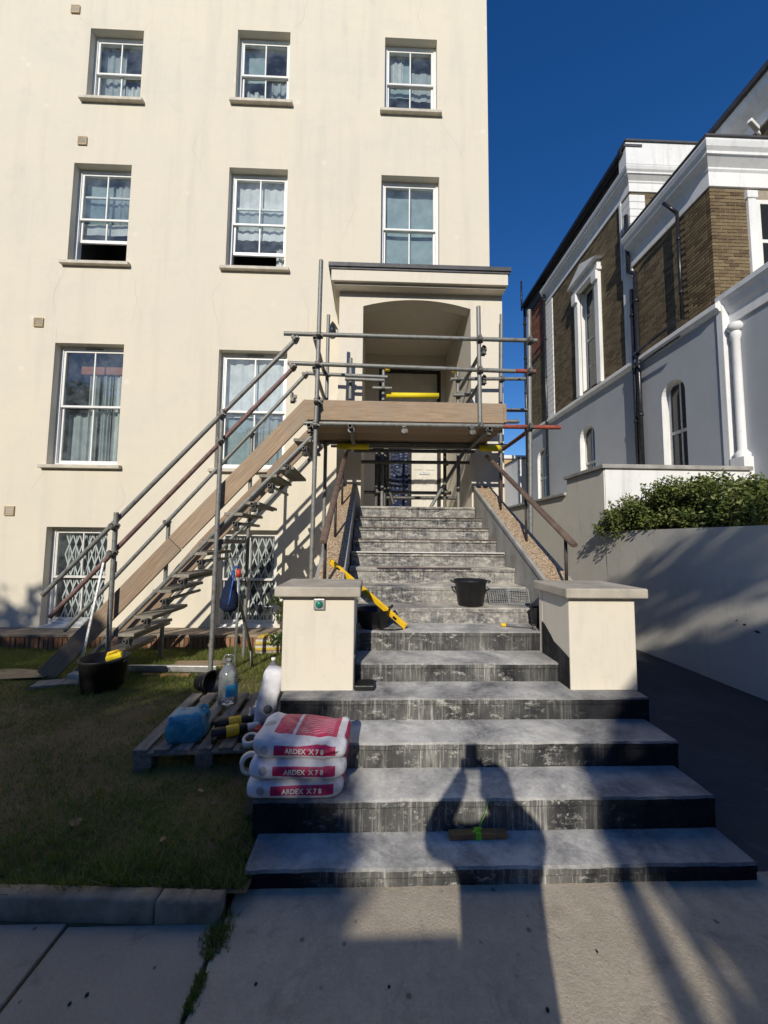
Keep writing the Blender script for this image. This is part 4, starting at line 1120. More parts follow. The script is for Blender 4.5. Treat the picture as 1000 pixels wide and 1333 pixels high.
for r_ in range(36):
    z = ZS+.125+r_*.075
    if z > 9.05: break
    x = NX
    if r_ % 2 == 1:
        if r_ > 1: copy_at(bh0, Vector((x, Y0, z))-origin(H), None, H)
        x += .113
    while x < NX+.74:
        if not first: copy_at(br0, Vector((x, Y0+random.uniform(-.002,.002), z))-origin(H), None, H)
        first = False; x += .225
    y = Y0 + .113
    if r_ % 2:
        if r_ > 1: copy_at(bq0, Vector((NX, y, z))-origin(H), None, H)
        y += .113
    while y < 8.0:
        if not (r_ == 0 and abs(y-Y0-.113) < .01): copy_at(bs0, Vector((NX, y, z))-origin(H), None, H)
        y += .225
# pilaster and sash window on the front
MB().box(NX+.78, NX+.95, Y0-.05, Y0+.02, 6.9, 8.95).box(NX+.75, NX+.98, Y0-.07, Y0+.02, 8.82, 8.98).build('window_surround', MT['white_wall'], H, bevel=.008)
fwn = MB(); fx0, fx1, fz0, fz1 = NX+.95, NX+2.1, 6.95, 8.80; yy = Y0-.005
fwn.box(fx0, fx0+.09, yy-.03, yy, fz0, fz1); fwn.box(fx1-.09, fx1, yy-.03, yy, fz0, fz1); fwn.box(fx0+.09, fx1-.09, yy-.03, yy, fz1-.09, fz1); fwn.box(fx0+.09, fx1-.09, yy-.03, yy, fz0, fz0+.09); fwn.box(fx0+.09, fx1-.09, yy-.03, yy, 7.85, 7.92)
fo = fwn.build('window', MT['white_paint'], H)
for a, b in ((fz0+.09, 7.85), (7.92, fz1-.09)): MB().box(fx0+.09, fx1-.09, yy-.012, yy-.006, a, b).build('pane', MT['dark_glass'], fo)
MB().box(fx1, fx1+.3, Y0-.05, Y0+.02, 6.9, 8.95).build('window_surround', MT['white_wall'], H)
# near wing entablature, runs round the corner
def entab(x, y0, y1, xr, zb, sc, nm):
    pr = [(0,0),(.03,0),(.03,.32),(.06,.36),(.06,.40),(.20,.54),(.22,.54),(.22,.60),(.27,.66),(.30,.76),(.30,.80),(0,.86)]
    pr = [(a*sc, zb+b*sc) for a, b in pr]
    m = MB(); n = len(pr); P = []
    for a, z in pr: P += [(x-a, y1, z), (x-a, y0-a, z), (xr, y0-a, z)]
    fs = []
    for i in range(n-1):
        for j in range(2): fs.append((i*3+j, i*3+j+1, (i+1)*3+j+1, (i+1)*3+j))
    m.add(P, fs)
    t = (n-1)*3
    m.add([P[t], P[t+1], P[t+2], (xr, y1, pr[-1][1])], [(0,1,2,3)]); m.add([P[0], P[1], P[2], (xr, y1, pr[0][1])], [(3,2,1,0)])
    return m.build(nm, MT['white_wall'], H, fix=True)
entab(NX, Y0, Y1, 11.5, 9.08, .98, 'cornice')
MB().box(NX-.29, 11.5, Y0-.29, Y1, 9.925, 9.96).build('roof', MT['lead'], H)
# far wing: quoins, frieze, parapet
MB().box(NX+.02, 11.5, Y1+.01, Y1+.2, 9.0, 11.3).build('front_return', MT['brick_x'], H)
q0 = MB().box(-.02, .42, -.02, .34, 0, .205).build('quoin', MT['white_wall'], H, local=True, bevel=.012); q0.location = Vector((NX, Y1, 9.05))-origin(H)
z = 9.05+.215
while z < 11.2: copy_at(q0, Vector((NX, Y1, z))-origin(H), None, H); z += .215
z = ZS+.125
qs = MB().box(-.02, .06, 0, .62, 0, .205).build('quoin', MT['white_wall'], H, local=True, bevel=.012); qs.location = Vector((NX, Y2-.62, z))-origin(H)
z += .215
while z < 11.2: copy_at(qs, Vector((NX, Y2-.62, z))-origin(H), None, H); z += .215
MB().box(NX-.03, NX+.05, Y1+.34, Y1+.42, 9.0, 11.3).build('corner_strip', MT['white_wall'], H)
MB().box(NX-.03, NX+.011, Y1-.02, Y1+.36, ZS+.12, 9.04).build('pilaster', MT['white_wall'], H)
entab(NX, Y1, Y2, 11.5, 11.28, .74, 'cornice')
MB().box(NX-.20, 11.5, Y1-.20, Y1+.1, 11.91, 12.55).build('parapet', MT['white_wall'], H); MB().box(NX-.05, NX+.2, Y1+.1, YE, 11.9, 12.40).build('parapet', MT['lead'], H)
MB().box(NX-.26, NX+.25, Y1-.22, YE+.1, 12.40, 12.47).build('parapet_capping', MT['lead'], H)
MB().box(NX-.22, 11.5, Y1-.24, Y1+.12, 12.55, 12.60).build('parapet_capping', MT['lead'], H)
MB().box(NX-.30, NX-.19, Y1-.1, YE, 12.30, 12.40).build('gutter', MT['black_paint'], H)
# pedimented side window
a, b, c, d = win_side
sw = MB()
for y0, y1 in ((a-.24, a-.02), (b+.02, b+.24)): sw.box(NX-.10, NX+.011, y0, y1, ZS+.12, d)
sw.box(NX-.16, NX+.011, a-.30, b+.30, d+.001, d+.10); sw.box(NX-.12, NX+.011, a-.26, b+.26, d+.10, d+.34)
sw.prism([(NX-.26, a-.42, d+.34), (NX-.26, b+.42, d+.34), (NX-.26, (a+b)/2, d+.72)], (.27, 0, 0))
for y0, y1 in ((a-.27, a+.0), (b, b+.27)): sw.box(NX-.18, NX-.101, y0, y1, d-.30, d)
wso = sw.build('window_surround', MT['white_wall'], H, bevel=.012)
def side_window(a, b, c, d, x, bars, archy=False, glass='dark_glass'):
    m = MB(); t = .07
    m.box(x, x+.06, a, a+t, c, d); m.box(x, x+.06, b-t, b, c, d); m.box(x, x+.06, a+t, b-t, c, c+t); m.box(x, x+.06, a+t, b-t, d-t, d)
    zm = (c+d)/2; m.box(x-.01, x+.05, a+t, b-t, zm-.035, zm+.035)
    ym = (a+b)/2; m.box(x+.01, x+.04, ym-.02, ym+.02, c+t, zm-.035); m.box(x+.01, x+.04, ym-.02, ym+.02, zm+.035, d-t)
    for zz in bars: m.box(x+.012, x+.038, a+t, b-t, zz-.012, zz+.012)
    o = m.build('window', MT['white_worn'], H)
    for ya, yb in ((a+t, ym-.02), (ym+.02, b-t)):
        for za, zb in ((c+t, zm-.035), (zm+.035, d-t)): MB().box(x+.022, x+.028, ya, yb, za, zb).build('pane', MT[glass], o)
    return o
side_window(a, b, c, d, NX+.16, (7.45, 9.2))
for q in arches[:2]: side_window(*q, NX+.17, ())
side_window(*arches[2], NX+.10, ())
# drainpipes
def pipe(name, pts, r=.05, mat='black_paint'):
    o = MB().path(pts, r, 12).build(name, MT[mat], H)
    for p, q in zip(pts[:-1], pts[1:]):
        if abs(p[2]-q[2]) > 1.2:
            n = int(abs(p[2]-q[2])/1.8)+1
            for i in range(n):
                t = (i+.5)/n; e = Vector(p).lerp(Vector(q), t)
                MB().tube(e-Vector((0,0,.04)), e+Vector((0,0,.04)), r*1.28, n=12).build('pipe_collar', MT[mat], o)
    return o
pipe('drainpipe', [(NX-.10, 9.50, 2.6), (NX-.10, 9.50, 8.75), (NX-.10, 9.75, 8.95), (NX-.10, 9.75, 10.6)], .055)
pipe('drainpipe', [(NX-.10, 9.66, 2.6), (NX-.10, 9.66, 8.4)], .05)
pipe('drainpipe', [(NX-.10, 8.06, 6.62), (NX-.10, 8.06, 9.15), (NX-.30, 8.20, 9.52)], .035)
pipe('drainpipe', [(NX-.16, 8.12, 6.62), (NX-.16, 9.55, 6.55)], .035); pipe('drainpipe', [(NX-.18, 8.06, 6.22), (NX-.18, 9.5, 6.20)], .028)
pipe('drainpipe', [(NX-.11, 14.75, 2.6), (NX-.11, 14.75, 12.2)], .05); pipe('drainpipe', [(NX-.10, YE+.05, 2.6), (NX-.10, YE+.05, 12.4)], .06); pipe('vent_pipe', [(NX-.25, YE, 12.2), (NX-.25, YE, 13.6)], .04)
pipe('drainpipe', [(NX-.08, 14.7, 9.75), (NX-.08, YE, 9.65)], .035)
# front bay: lower wall carried forward with its own cornice and corner column
wall_yz('stucco_wall', NX+.16, 4.6, Y0+.01, 2.0, 6.05, [(5.75, 6.55, 3.2, 5.05)], MT['grey_wall'], .25, (0,))
MB().box(NX-.02, NX+.17, Y0-.14, Y0-.001, 2.0, ZS+.02).build('corner_pilaster', MT['white_wall'], H, bevel=.01)
mould('bay_cornice', [(-.2,6.0),(.04,6.0),(.04,6.22),(.10,6.30),(.14,6.42),(.20,6.50),(.20,6.60),(-.2,6.74)], NX+.16, 4.5, Y0-.02)
MB().box(NX+.165, 11.5, 4.62, 4.7, 2.0, 6.5).box(NX+.17, 11.5, 4.6, Y0-.0, 6.45, 6.55).build('bay_roof', MT['white_wall'], H)
MB().lathe([(.13,0),(.13,.08),(.10,.11),(.072,.16),(.068,2.35),(.085,2.40),(.09,2.48),(.07,2.52)], (NX+.10, Y0-.27, 3.25), 20).box(NX-.03, NX+.24, Y0-.42, Y0-.145, 2.4, 3.25).build('corner_column', MT['white_wall'], H)
MB().lathe([(.0,-.1),(.10,-.07),(.13,0),(.10,.08),(0,.11)], (NX+.10, Y0-.27, 5.86), 16).build('column_ball', MT['white_wall'], H)
side_window(5.75, 6.55, 3.2, 5.05, NX+.34, ())
# main block behind, with deep eaves
MX = 9.2
wall_yz('brick_wall', MX+.25, 5.0, 16.0, 6.0, 12.25, [], MT['brick_y'])
mould('eaves', [(-.3,12.2),(-.16,12.2),(-.16,11.80),(-.09,11.80),(-.06,12.05),(.0,12.10),(.20,12.36),(.22,12.60),(-.3,12.60)], MX+.1, 4.8, 16.0)
MB().prism([(MX-.22, 4.7, 12.60), (MX+.4, 4.7, 12.60), (MX+3.5, 4.7, 14.4), (MX+3.5, 4.7, 14.6), (MX-.22, 4.7, 12.74)], (0, 11.4, 0)).build('roof', MT['slate'], H)
lam = MB().bar((MX+.15, 8.42, 11.75), (MX-.16, 8.32, 11.86), .10, .11).build('flood_light', MT['white_paint'], H, bevel=.02)
MB().tube((MX+.26, 8.46, 11.62), (MX+.12, 8.42, 11.74), .03).build('bracket', MT['white_paint'], lam)
MB().box(NX+.42, NX+.8, Y1-.12, Y1-.02, 10.1, 10.45).build('satellite_backing', MT['grey_plastic'], H)
dish = MB().lathe([(.0,.0),(.12,.012),(.22,.045),(.28,.08)], (0,0,0), 24).build('satellite_dish', MT['white_worn'], H, local=True)
dish.location = Vector((NX+.62, Y1-.32, 10.35))-origin(H); dish.rotation_euler = (R(62), 0, R(-24))

# beige building far behind, at the end of the drive
FB = thing('beige_outbuilding', 'low beige brick building with pale coping at the end of the drive', 'building', (8.5, 22, 0))
MB().box(6.4, 14.0, 22, 27, -.4, 6.45).build('wall', MT['beige_brick'], FB); MB().box(6.3, 14.1, 21.9, 27.1, 6.45, 6.65).build('coping', MT['white_wall'], FB)
MB().box(7.55, 14, 19.5, 21.9, -.4, 5.9).build('rendered_annexe', MT['white_wall'], FB); MB().box(7.5, 14.05, 19.45, 21.9, 5.9, 5.98).build('annexe_coping', MT['lead'], FB)

# ------------------------------------------------------------------ planting
def shrub(name, label, clumps, n, size, mat, base, stems, seed, long=1.7, twig_r=.006):
    g = np.random.default_rng(seed)
    t = thing(name, label, 'shrub', base)
    pts = []
    tot = sum(c[3]*c[4]*c[5] for c in clumps)
    for (cx, cy, cz, rx, ry, rz) in clumps:
        k = int(n*rx*ry*rz/tot)
        d = g.normal(size=(k,3)); d /= np.linalg.norm(d, axis=1)[:,None]
        r = g.random(k)**.42 * (1+.22*g.normal(size=k)*.5)
        pts.append(np.stack([cx+d[:,0]*r*rx, cy+d[:,1]*r*ry, cz+d[:,2]*r*rz], 1))
    pts = np.concatenate(pts)
    leaf_mesh('foliage', pts, size, mat, t, base, g, long)
    m = MB()
    for p, q in stems:
        p = Vector(p); q = Vector(q); mid = p.lerp(q, .5) + Vector((g.normal()*.03, g.normal()*.03, .03))
        m.tube(p, mid, twig_r*1.3, twig_r, n=6); m.tube(mid, q, twig_r, twig_r*.5, n=6)
    m.build('stems', MT['twig'], t)
    return t
cl = []; sg = random.Random(4)
for i in range(84):
    y = 4.28 + 2.34*(i+sg.random())/84; t = (y-4.0)/2.7
    hgt = 2.06 + .36*math.sin(math.pi*min(1, t*1.05))**.7
    x = 4.26 + .70*sg.random()
    z = 1.90 + (hgt-1.93)*sg.random()
    s = sg.uniform(.15, .26)
    cl.append((x, y, z, s, s, s*.85))
for i in range(46):
    cl.append((4.6+.65*sg.random(), 4.5+2.05*sg.random(), 1.80+.42*sg.random(), .22, .22, .19))
for i in range(12):
    cl.append((4.10+.1*sg.random(), 5.5+1.05*sg.random(), 1.92+.25*sg.random(), .15, .18, .14))
for i in range(8):
    cl.append((4.0+.1*sg.random(), 6.1+.55*sg.random(), 1.78+.25*sg.random(), .13, .16, .14))
stems = [((4.45, c[1], 1.68), (c[0], c[1], c[2])) for c in cl]
shrub('wall_shrub', 'bushy evergreen shrub spilling over the top of the drive wall', cl, 44000, .027, MT['hedge'], (4.5, 5.2, 1.68), stems, 8, 1.9)
# airy shoots on top
g_ = np.random.default_rng(21); sp = MB(); pts = []
ws = bpy.data.objects['wall_shrub']
for i in range(46):
    y = 4.1+2.5*g_.random(); x = 4.2+.6*g_.random(); z0 = 2.02+.24*math.sin(math.pi*(y-4.0)/2.7); h = g_.uniform(.12, .30)
    e = Vector((x+g_.normal()*.09-.03, y+g_.normal()*.09, z0+h)); b_ = Vector((x, y, z0))
    sp.tube(b_, e, .004, .0015, n=5)
    for k in range(12):
        t = .3+.75*g_.random(); p = b_.lerp(e, t) + Vector(g_.normal(size=3)*.02); pts.append(tuple(p))
sp.build('shoots', MT['twig'], ws)
leaf_mesh('shoot_leaves', np.array(pts), .032, MT['hedge'], ws, (4.5, 5.2, 1.68), g_, 1.9)

cl = [(-1.12+.17*math.sin(i*2.1), 5.55+.2*math.cos(i*1.3), .08+.085*i, .15, .16, .11) for i in range(9)] + [(-.93, 5.4, .1+.12*i, .13, .12, .12) for i in range(5)]
shrub('rose_bush', 'small rose bush growing beside the left pier', cl, 1500, .036, MT['rose'], (-1.1, 5.55, -.17), [((-1.05, 5.5, -.17), (c[0], c[1], c[2])) for c in cl], 12, 1.5, .007)
rb = bpy.data.objects['rose_bush']
for p in ((-1.21, 5.28, .78), (-1.05, 5.3, .42), (-1.28, 5.35, .3)):
    MB().lathe([(0,-.02),(.018,-.01),(.026,.01),(.02,.022),(0,.014)], p, 10).build('flower', MT['white_paint'], rb)
cl = [(-6.28+.04*math.sin(i*2.), 6.5+.03*math.cos(i), -.02+.07*i, .07, .07, .06) for i in range(5)]
shrub('weed_plant', 'small leafy weed by the brick ledge at the far left', cl, 140, .035, MT['rose'], (-6.28, 6.5, -.2), [((-6.28, 6.5, -.2), (c[0], c[1], c[2])) for c in cl], 13, 1.4)

# fallen leaves on lawn
def leaf_flat(x, y, s, rz, i):
    g = random.Random(i); m = MB(); n = 9
    pts = [(s*(.55+.45*abs(math.sin(2.5*2*math.pi*k/n)))*math.cos(2*math.pi*k/n), s*.8*(.6+.4*abs(math.cos(2*2*math.pi*k/n)))*math.sin(2*math.pi*k/n), .006+.012*g.random()) for k in range(n)]
    m.add([(0,0,.004)]+pts, [(0, k+1, (k+1) % n+1) for k in range(n)], True)
    o = m.build('fallen_leaf', MT['dry_leaf'], None, local=True, fix=False)
    o.location = (x, y, max(lawn_z(x, y), -.005) + .012 if x < -.6 and y > 1.8 else .006); o.rotation_euler = (g.uniform(-.2,.2), g.uniform(-.2,.2), rz)
    return o
LV = [(-1.594, 2.257, .040, 'large dry leaf on the lawn towards its left edge'), (-1.037, 2.10, .026, 'pale dry leaf on the lawn nearest the kerb end'), (-1.02, 2.24, .018, 'small curled leaf on the lawn above the kerb end'),
      (-2.05, 2.05, .022, 'tiny pale leaf at the left edge of the lawn'), (-1.05, 2.55, .024, 'dry leaf on the bare lawn in front of the pallet'), (-.92, 2.42, .02, 'small leaf on the lawn just left of the sacks'), (-2.5, 2.6, .03, 'brown leaf on the shaded lawn left of the pallet')]
for i, (x, y, s, lb) in enumerate(LV): tag(leaf_flat(x, y, s, i*1.3, i), lb, 'leaf', 'fallen leaves on the lawn')

# ------------------------------------------------------------------ small things
def tub(name, label, cat, x, y, z, rb, rt, h, parts=True, rot=(0,0,0), group=None, n=32, wall=.006):
    t = thing(name, label, cat, (x, y, z), rot, group)
    MB().lathe([(0,.002),(rb*.9,.0),(rb,.008),(rb+(rt-rb)*.9,h*.9),(rt+.004,h*.91),(rt+.008,h-.008),(rt+.004,h),(rt-wall,h-.002),(rb-wall,.012),(0,.010)], (0,0,0), n, jit=.012).build('bucket_body', MT['black_plastic'], t, local=True)
    for s in (-1, 1):
        MB().path([(s*(rt+.004), -.05, h*.88), (s*(rt+.03), -.04, h*.94), (s*(rt+.03), .04, h*.94), (s*(rt+.004), .05, h*.88)], .007, 8).build('handle', MT['black_plastic'], t, local=True)
    return t
tub('bucket', 'big black tub on the lawn with a yellow float on its rim', 'bucket', -2.97, 4.49, lawn_z(-2.97, 4.49), .19, .236, .36)
fl = thing('plaster_float', 'yellow plastering float perched on the rim of the lawn tub', 'float', (-2.83, 4.45, .275), (R(8), R(-14), R(25)))
MB().box(-.075, .075, -.05, .05, 0, .05).build('sponge', MT['foam'], fl, local=True, bevel=.012); MB().tube((-.05,0,.075),(.05,0,.075),.012).tube((-.05,0,.04),(-.05,0,.075),.009).tube((.05,0,.04),(.05,0,.075),.009).build('grip', MT['yellow'], fl, local=True)
tub('bucket', 'small black bucket lying by the foot of the middle scaffold pole', 'bucket', -1.88, 4.42, lawn_z(-1.85, 4.4)+.11, .085, .115, .20, rot=(R(82), 0, R(62)))
tub('bucket', 'black bucket standing on the upper steps', 'bucket', .985, 3.84, .967, .120, .158, .255)
# black rubber trugs by the piers on the steps
for (x, y, z, r, h, lb) in ((.02, 3.52, .824, .15, .16, 'black rubber trug in the shade behind the left pier'), (1.535, 3.55, .824, .072, .17, 'small black trug wedged behind the right pier')):
    t = thing('rubber_trug', lb, 'trug', (x, y, z))
    MB().lathe([(0,0),(r*.7,.0),(r*.8,.02),(r,h),(r*1.04,h+.005),(r*.95,h-.004),(r*.72,.02),(0,.015)], (0,0,0), 24, jit=.04).build('trug_body', MT['black_plastic'], t, local=True)
    MB().path([(r*.9,-.04,h),(r*1.15,-.03,h+.03),(r*1.15,.03,h+.03),(r*.9,.04,h)], .008, 8).build('handle', MT['black_plastic'], t, local=True)
# roller grids leaning on a riser
def grid_tray(x, y, z, lb, rz):
    t = thing('roller_grid', lb, 'paint grid', (x, y, z), (R(-24), 0, R(rz)), 'plastic roller grids on the steps')
    f = MB(); w, h = .105, .165
    f.box(-w, -w+.012, -.006, .006, 0, h); f.box(w-.012, w, -.006, .006, 0, h); f.box(-w+.012, w-.012, -.006, .006, 0, .012); f.box(-w+.012, w-.012, -.006, .006, h-.012, h)
    f.build('grid_frame', MT['grey_plastic'], t, local=True)
    b = MB()
    for i in range(1, 9): b.box(-w+i*w/4.5-.0025, -w+i*w/4.5+.0025, -.004, .004, .012, h-.012)
    for i in range(1, 7): b.box(-w+.012, w-.012, -.0045, .0045, i*h/7-.0025, i*h/7+.0025)
    b.build('grid_bars', MT['grey_plastic'], t, local=True)
grid_tray(1.30, 3.92, .967, 'grey roller grid on the steps right beside the bucket', 4); grid_tray(1.495-.0, 3.89, .967, 'grey roller grid on the steps nearest the right pier', -8)
# trowel / brush with yellow handle
t = thing('hammer', 'long tool with yellow handle end lying on a step by the right pier', 'hammer', (1.19, 3.55, .828), (0, 0, R(-18)))
MB().tube((0,0,.014),(.045,0,.014),.016,n=12).build('grip', MT['yellow'], t, local=True); MB().tube((.045,0,.014),(.27,0,.012),.011,n=10).build('shaft', MT['grey_plastic'], t, local=True); MB().box(.27,.30,-.05,.05,.0,.03).build('head', MT['coupler'], t, local=True, bevel=.005)
# spirit level
t = thing('spirit_level', 'yellow spirit level leaning from the left coping down across the steps', 'level', (-.043, 3.60, 1.115))
p = Vector((-.395, 3.755, 1.392)); q = Vector((.300, 3.445, .850))
MB().bar(p, q, .024, .052, (0,-.35,1)).build('level_body', MT['yellow'], t, bevel=.004)
for f in (.12, .5, .88):
    c = p.lerp(q, f); dd = (q-p).normalized()
    MB().bar(c-dd*.02, c+dd*.02, .027, .026, (0,-.35,1)).build('vial', MT['black_plastic'] if f != .5 else MT['lime'], t)
for e, s in ((p, -1), (q, 1)):
    dd = (q-p).normalized(); MB().bar(e-dd*.004, e+dd*.010*s, .027, .055, (0,-.35,1)).build('end_cap', MT['yellow'], t)
# thin black cable by the level
tag(MB().path([(.0,3.45,.835),(.08,3.40,.832),(.18,3.38,.832),(.28,3.41,.832)], .006, 6).build('cable', MT['black_plastic']), 'thin black cable on the step under the spirit level', 'cable')
# slab of black rubber on the fourth step
tag(MB().box(-.115,.03,2.80+.03,2.965,.527,.565).build('rubber_pad', MT['black_plastic'], bevel=.008), 'flat black rubber pad on the step right of the left pier', 'pad')
# wooden float with lime tie on the first step
t = thing('timber_batten', 'short orange timber batten with a lime green tie on the lowest step', 'batten', (.565, 2.085, .079), (0, 0, R(1)))
MB().box(-.15, .15, -.022, .022, 0, .028).build('batten_body', MT['wood_new'], t, local=True, bevel=.004)
MB().bar((-.016,0,.014),(.012,0,.016),.048,.033).bar((-.028,-.01,.03),(.02,.012,.034),.014,.005).build('tie', MT['lime'], t, local=True); MB().path([(.0,0,.033),(.04,.01,.10),(.07,.03,.16)], .0018, 5).build('wire', MT['lime'], t, local=True)

# pallet
PX0, PX1, PY0, PY1 = -1.66, -.70, 2.83, 3.83
t = thing('pallet', 'weathered wooden pallet on the lawn carrying tools and bottles', 'pallet', ((PX0+PX1)/2, (PY0+PY1)/2, 0), (0, 0, R(3)))
w_, d_ = (PX1-PX0)/2, (PY1-PY0)/2
for i in range(7):
    x = -w_ + .05 + i*(2*w_-.1)/6
    MB().box(x-.048, x+.048, -d_, d_, .122, .144).build('plank', MT['pallet'], t, local=True, bevel=.003, seg=1)
for y in (-d_+.05, 0, d_-.05):
    MB().box(-w_, w_, y-.05, y+.05, .100, .1215).build('cross_board', MT['pallet'], t, local=True, bevel=.003, seg=1)
    for x in (-w_+.07, 0, w_-.07): MB().box(x-.06, x+.06, y-.048, y+.048, .022, .0995).build('block', MT['pallet'], t, local=True, bevel=.003, seg=1)
for x in (-w_+.06, 0, w_-.06): MB().box(x-.05, x+.05, -d_, d_, -.01, .0215).build('runner', MT['pallet'], t, local=True)

# sacks
def sack_mat():
    m = NT('printed_paper_sack'); x, y, z = m.sep(m.obj)
    def band(v, a, b): return m.math('MULTIPLY', m.range(v, a, a+.002), m.range(v, b, b-.002))
    front = m.range(y, -.150, -.156)
    strip = m.math('MULTIPLY', m.math('MULTIPLY', band(x, -.125, .205), band(z, .026, .074)), front)
    top = m.range(z, .074, .080)
    pan = m.math('MULTIPLY', m.math('ADD', m.math('MULTIPLY', band(x, -.15, -.045), band(y, -.105, .16)), m.math('MULTIPLY', band(x, -.03, .20), band(y, -.105, .16))), top)
    lines = m.math('MULTIPLY', m.math('MULTIPLY', m.range(m.math('SINE', m.math('MULTIPLY', y, 330)), .2, .5), band(x, -.005, .175)), band(y, -.08, .12))
    pan = m.math('MULTIPLY', pan, m.math('SUBTRACT', 1.0, m.math('MULTIPLY', lines, .35)))
    end = m.math('MULTIPLY', m.range(x, .236, .240), m.math('MULTIPLY', band(y, -.10, .11), band(z, .028, .085)))
    cx = m.math('POWER', m.math('ADD', x, .175), 2.0); lf = m.math('POWER', m.math('SUBTRACT', z, .05), 2.0)
    logo = m.math('MULTIPLY', m.range(m.math('SQRT', m.math('ADD', cx, lf)), .024, .021), front)
    lt = m.math('POWER', m.math('SUBTRACT', y, .0), 2.0)
    logo2 = m.math('MULTIPLY', m.range(m.math('SQRT', m.math('ADD', m.math('POWER', m.math('ADD', x, .20), 2.0), lt)), .035, .032), top)
    base = m.mix(m.range(m.noise(m.obj, 9, 5), .4, .7), (.66, .65, .68), (.56, .55, .60))
    base = m.mix(m.math('ADD', m.math('ADD', strip, pan, True), end, True), base, (.46, .018, .095))
    base = m.mix(m.math('MULTIPLY', m.math('ADD', logo, logo2, True), .7), base, (.20, .21, .25))
    base = m.mix(m.range(m.noise(m.obj, 22, 5, .7), .58, .75, 0, .4), base, (.62, .58, .56))
    m.bump(m.math('ADD', m.noise(m.obj, 14, 4, .6, 1.0), m.math('MULTIPLY', m.noise(m.obj, 60, 3), .15)), .55, .016)
    return m.fin(base, .45, 0, .35)
MT['sack'] = sack_mat()
def sack_body(L=.25, D=.165, Hh=.060, seed=0, sag=0.0):
    g = random.Random(seed); nu, nv = 64, 30; vs = []; fs = []; e1, e2 = .26, .40
    def pw(c, e): return math.copysign(abs(c)**e, c)
    ph = [g.random()*6 for _ in range(6)]
    for j in range(nv+1):
        v = -math.pi/2 + math.pi*j/nv
        for i in range(nu):
            u = 2*math.pi*i/nu
            x = L*pw(math.cos(v), e2)*pw(math.cos(u), e1); y = D*pw(math.cos(v), e2)*pw(math.sin(u), e1); z = Hh*pw(math.sin(v), .62)
            dz = .006*math.sin(x*26+ph[0])*math.cos(y*21+ph[1]) + .004*math.sin(x*60+y*33+ph[2])
            dy = .005*math.sin(x*31+ph[3]+z*40)
            if z > 0: dz += sag*math.sin(x*9+ph[4]) - .010*(abs(y)/D)**3
            vs.append((x+.004*math.sin(y*37+ph[5]), y+dy*(1 if abs(y) > D*.8 else .2), z+dz*(1 if z > -.03 else .2)+Hh*.84))
    for j in range(nv):
        for i in range(nu): fs.append((j*nu+i, j*nu+(i+1) % nu, (j+1)*nu+(i+1) % nu, (j+1)*nu+i))
    return MB().add(vs, fs, True)
def text_mesh(s, size):
    cu = bpy.data.curves.new('lettering', 'FONT'); cu.body = s; cu.size = size; cu.align_x = 'CENTER'; cu.align_y = 'CENTER'; cu.extrude = .0006; cu.offset = .0011; cu.resolution_u = 3
    ob = bpy.data.objects.new('lettering', cu); col.objects.link(ob)
    dg = bpy.context.evaluated_depsgraph_get(); me = bpy.data.meshes.new_from_object(ob.evaluated_get(dg))
    bpy.data.objects.remove(ob); bpy.data.curves.remove(cu)
    return me
txt = text_mesh('ARDEX  X 7 8', .034); txt.materials.append(MT['tape'])
SK = [(-.395, 2.305, .240, 1.2, 1, 'white and magenta cement sack at the bottom of the stack on the steps'),
      (-.380, 2.300, .338, -1.0, 2, 'white and magenta cement sack in the middle of the stack on the steps'),
      (-.372, 2.312, .436, -3.5, 3, 'white and magenta cement sack on top of the stack on the steps')]
for x, y, z, rz, sd_, lb in SK:
    o = thing('cement_sack', lb, 'sack', (x, y, z), (0, 0, R(rz)), 'cement sacks stacked on the steps')
    sack_body(.258, .185, .056, sd_, .010 if sd_ == 3 else 0).build('sack_body', MT['sack'], o, local=True, fix=False)
    l = link('lettering', txt, o); l.location = (.04, -.1895, .050); l.rotation_euler = (R(90), 0, 0)
# upright sack beside the pier
o = thing('cement_sack', 'white cement sack standing on end against the left pier', 'sack', (-.815, 3.18, .145), (R(-4), R(5), R(8)))
sb = sack_body(.215, .085, .06, 7)
sb.v = [(p[1]+.02*math.sin(p[0]*7), (p[2]-.05)*1.5, p[0]+.217) for p in sb.v]
MT['sack_plain'] = simple('plain_paper_sack', (.62, .62, .66), .5, 0, .12, 12, .5, 16, .35, .015)
sb.build('sack_body', MT['sack_plain'], o, local=True, fix=False)
MB().lathe([(.0,0),(.032,0),(.032,.002),(0,.002)], (0,0,0), 20).build('printed_mark', MT['grey_plastic'], o, local=True)
mk = [c for c in o.children if c.name.startswith('printed_mark')][0]; mk.location = (.0, -.096, .14); mk.rotation_euler = (R(90), 0, 0)
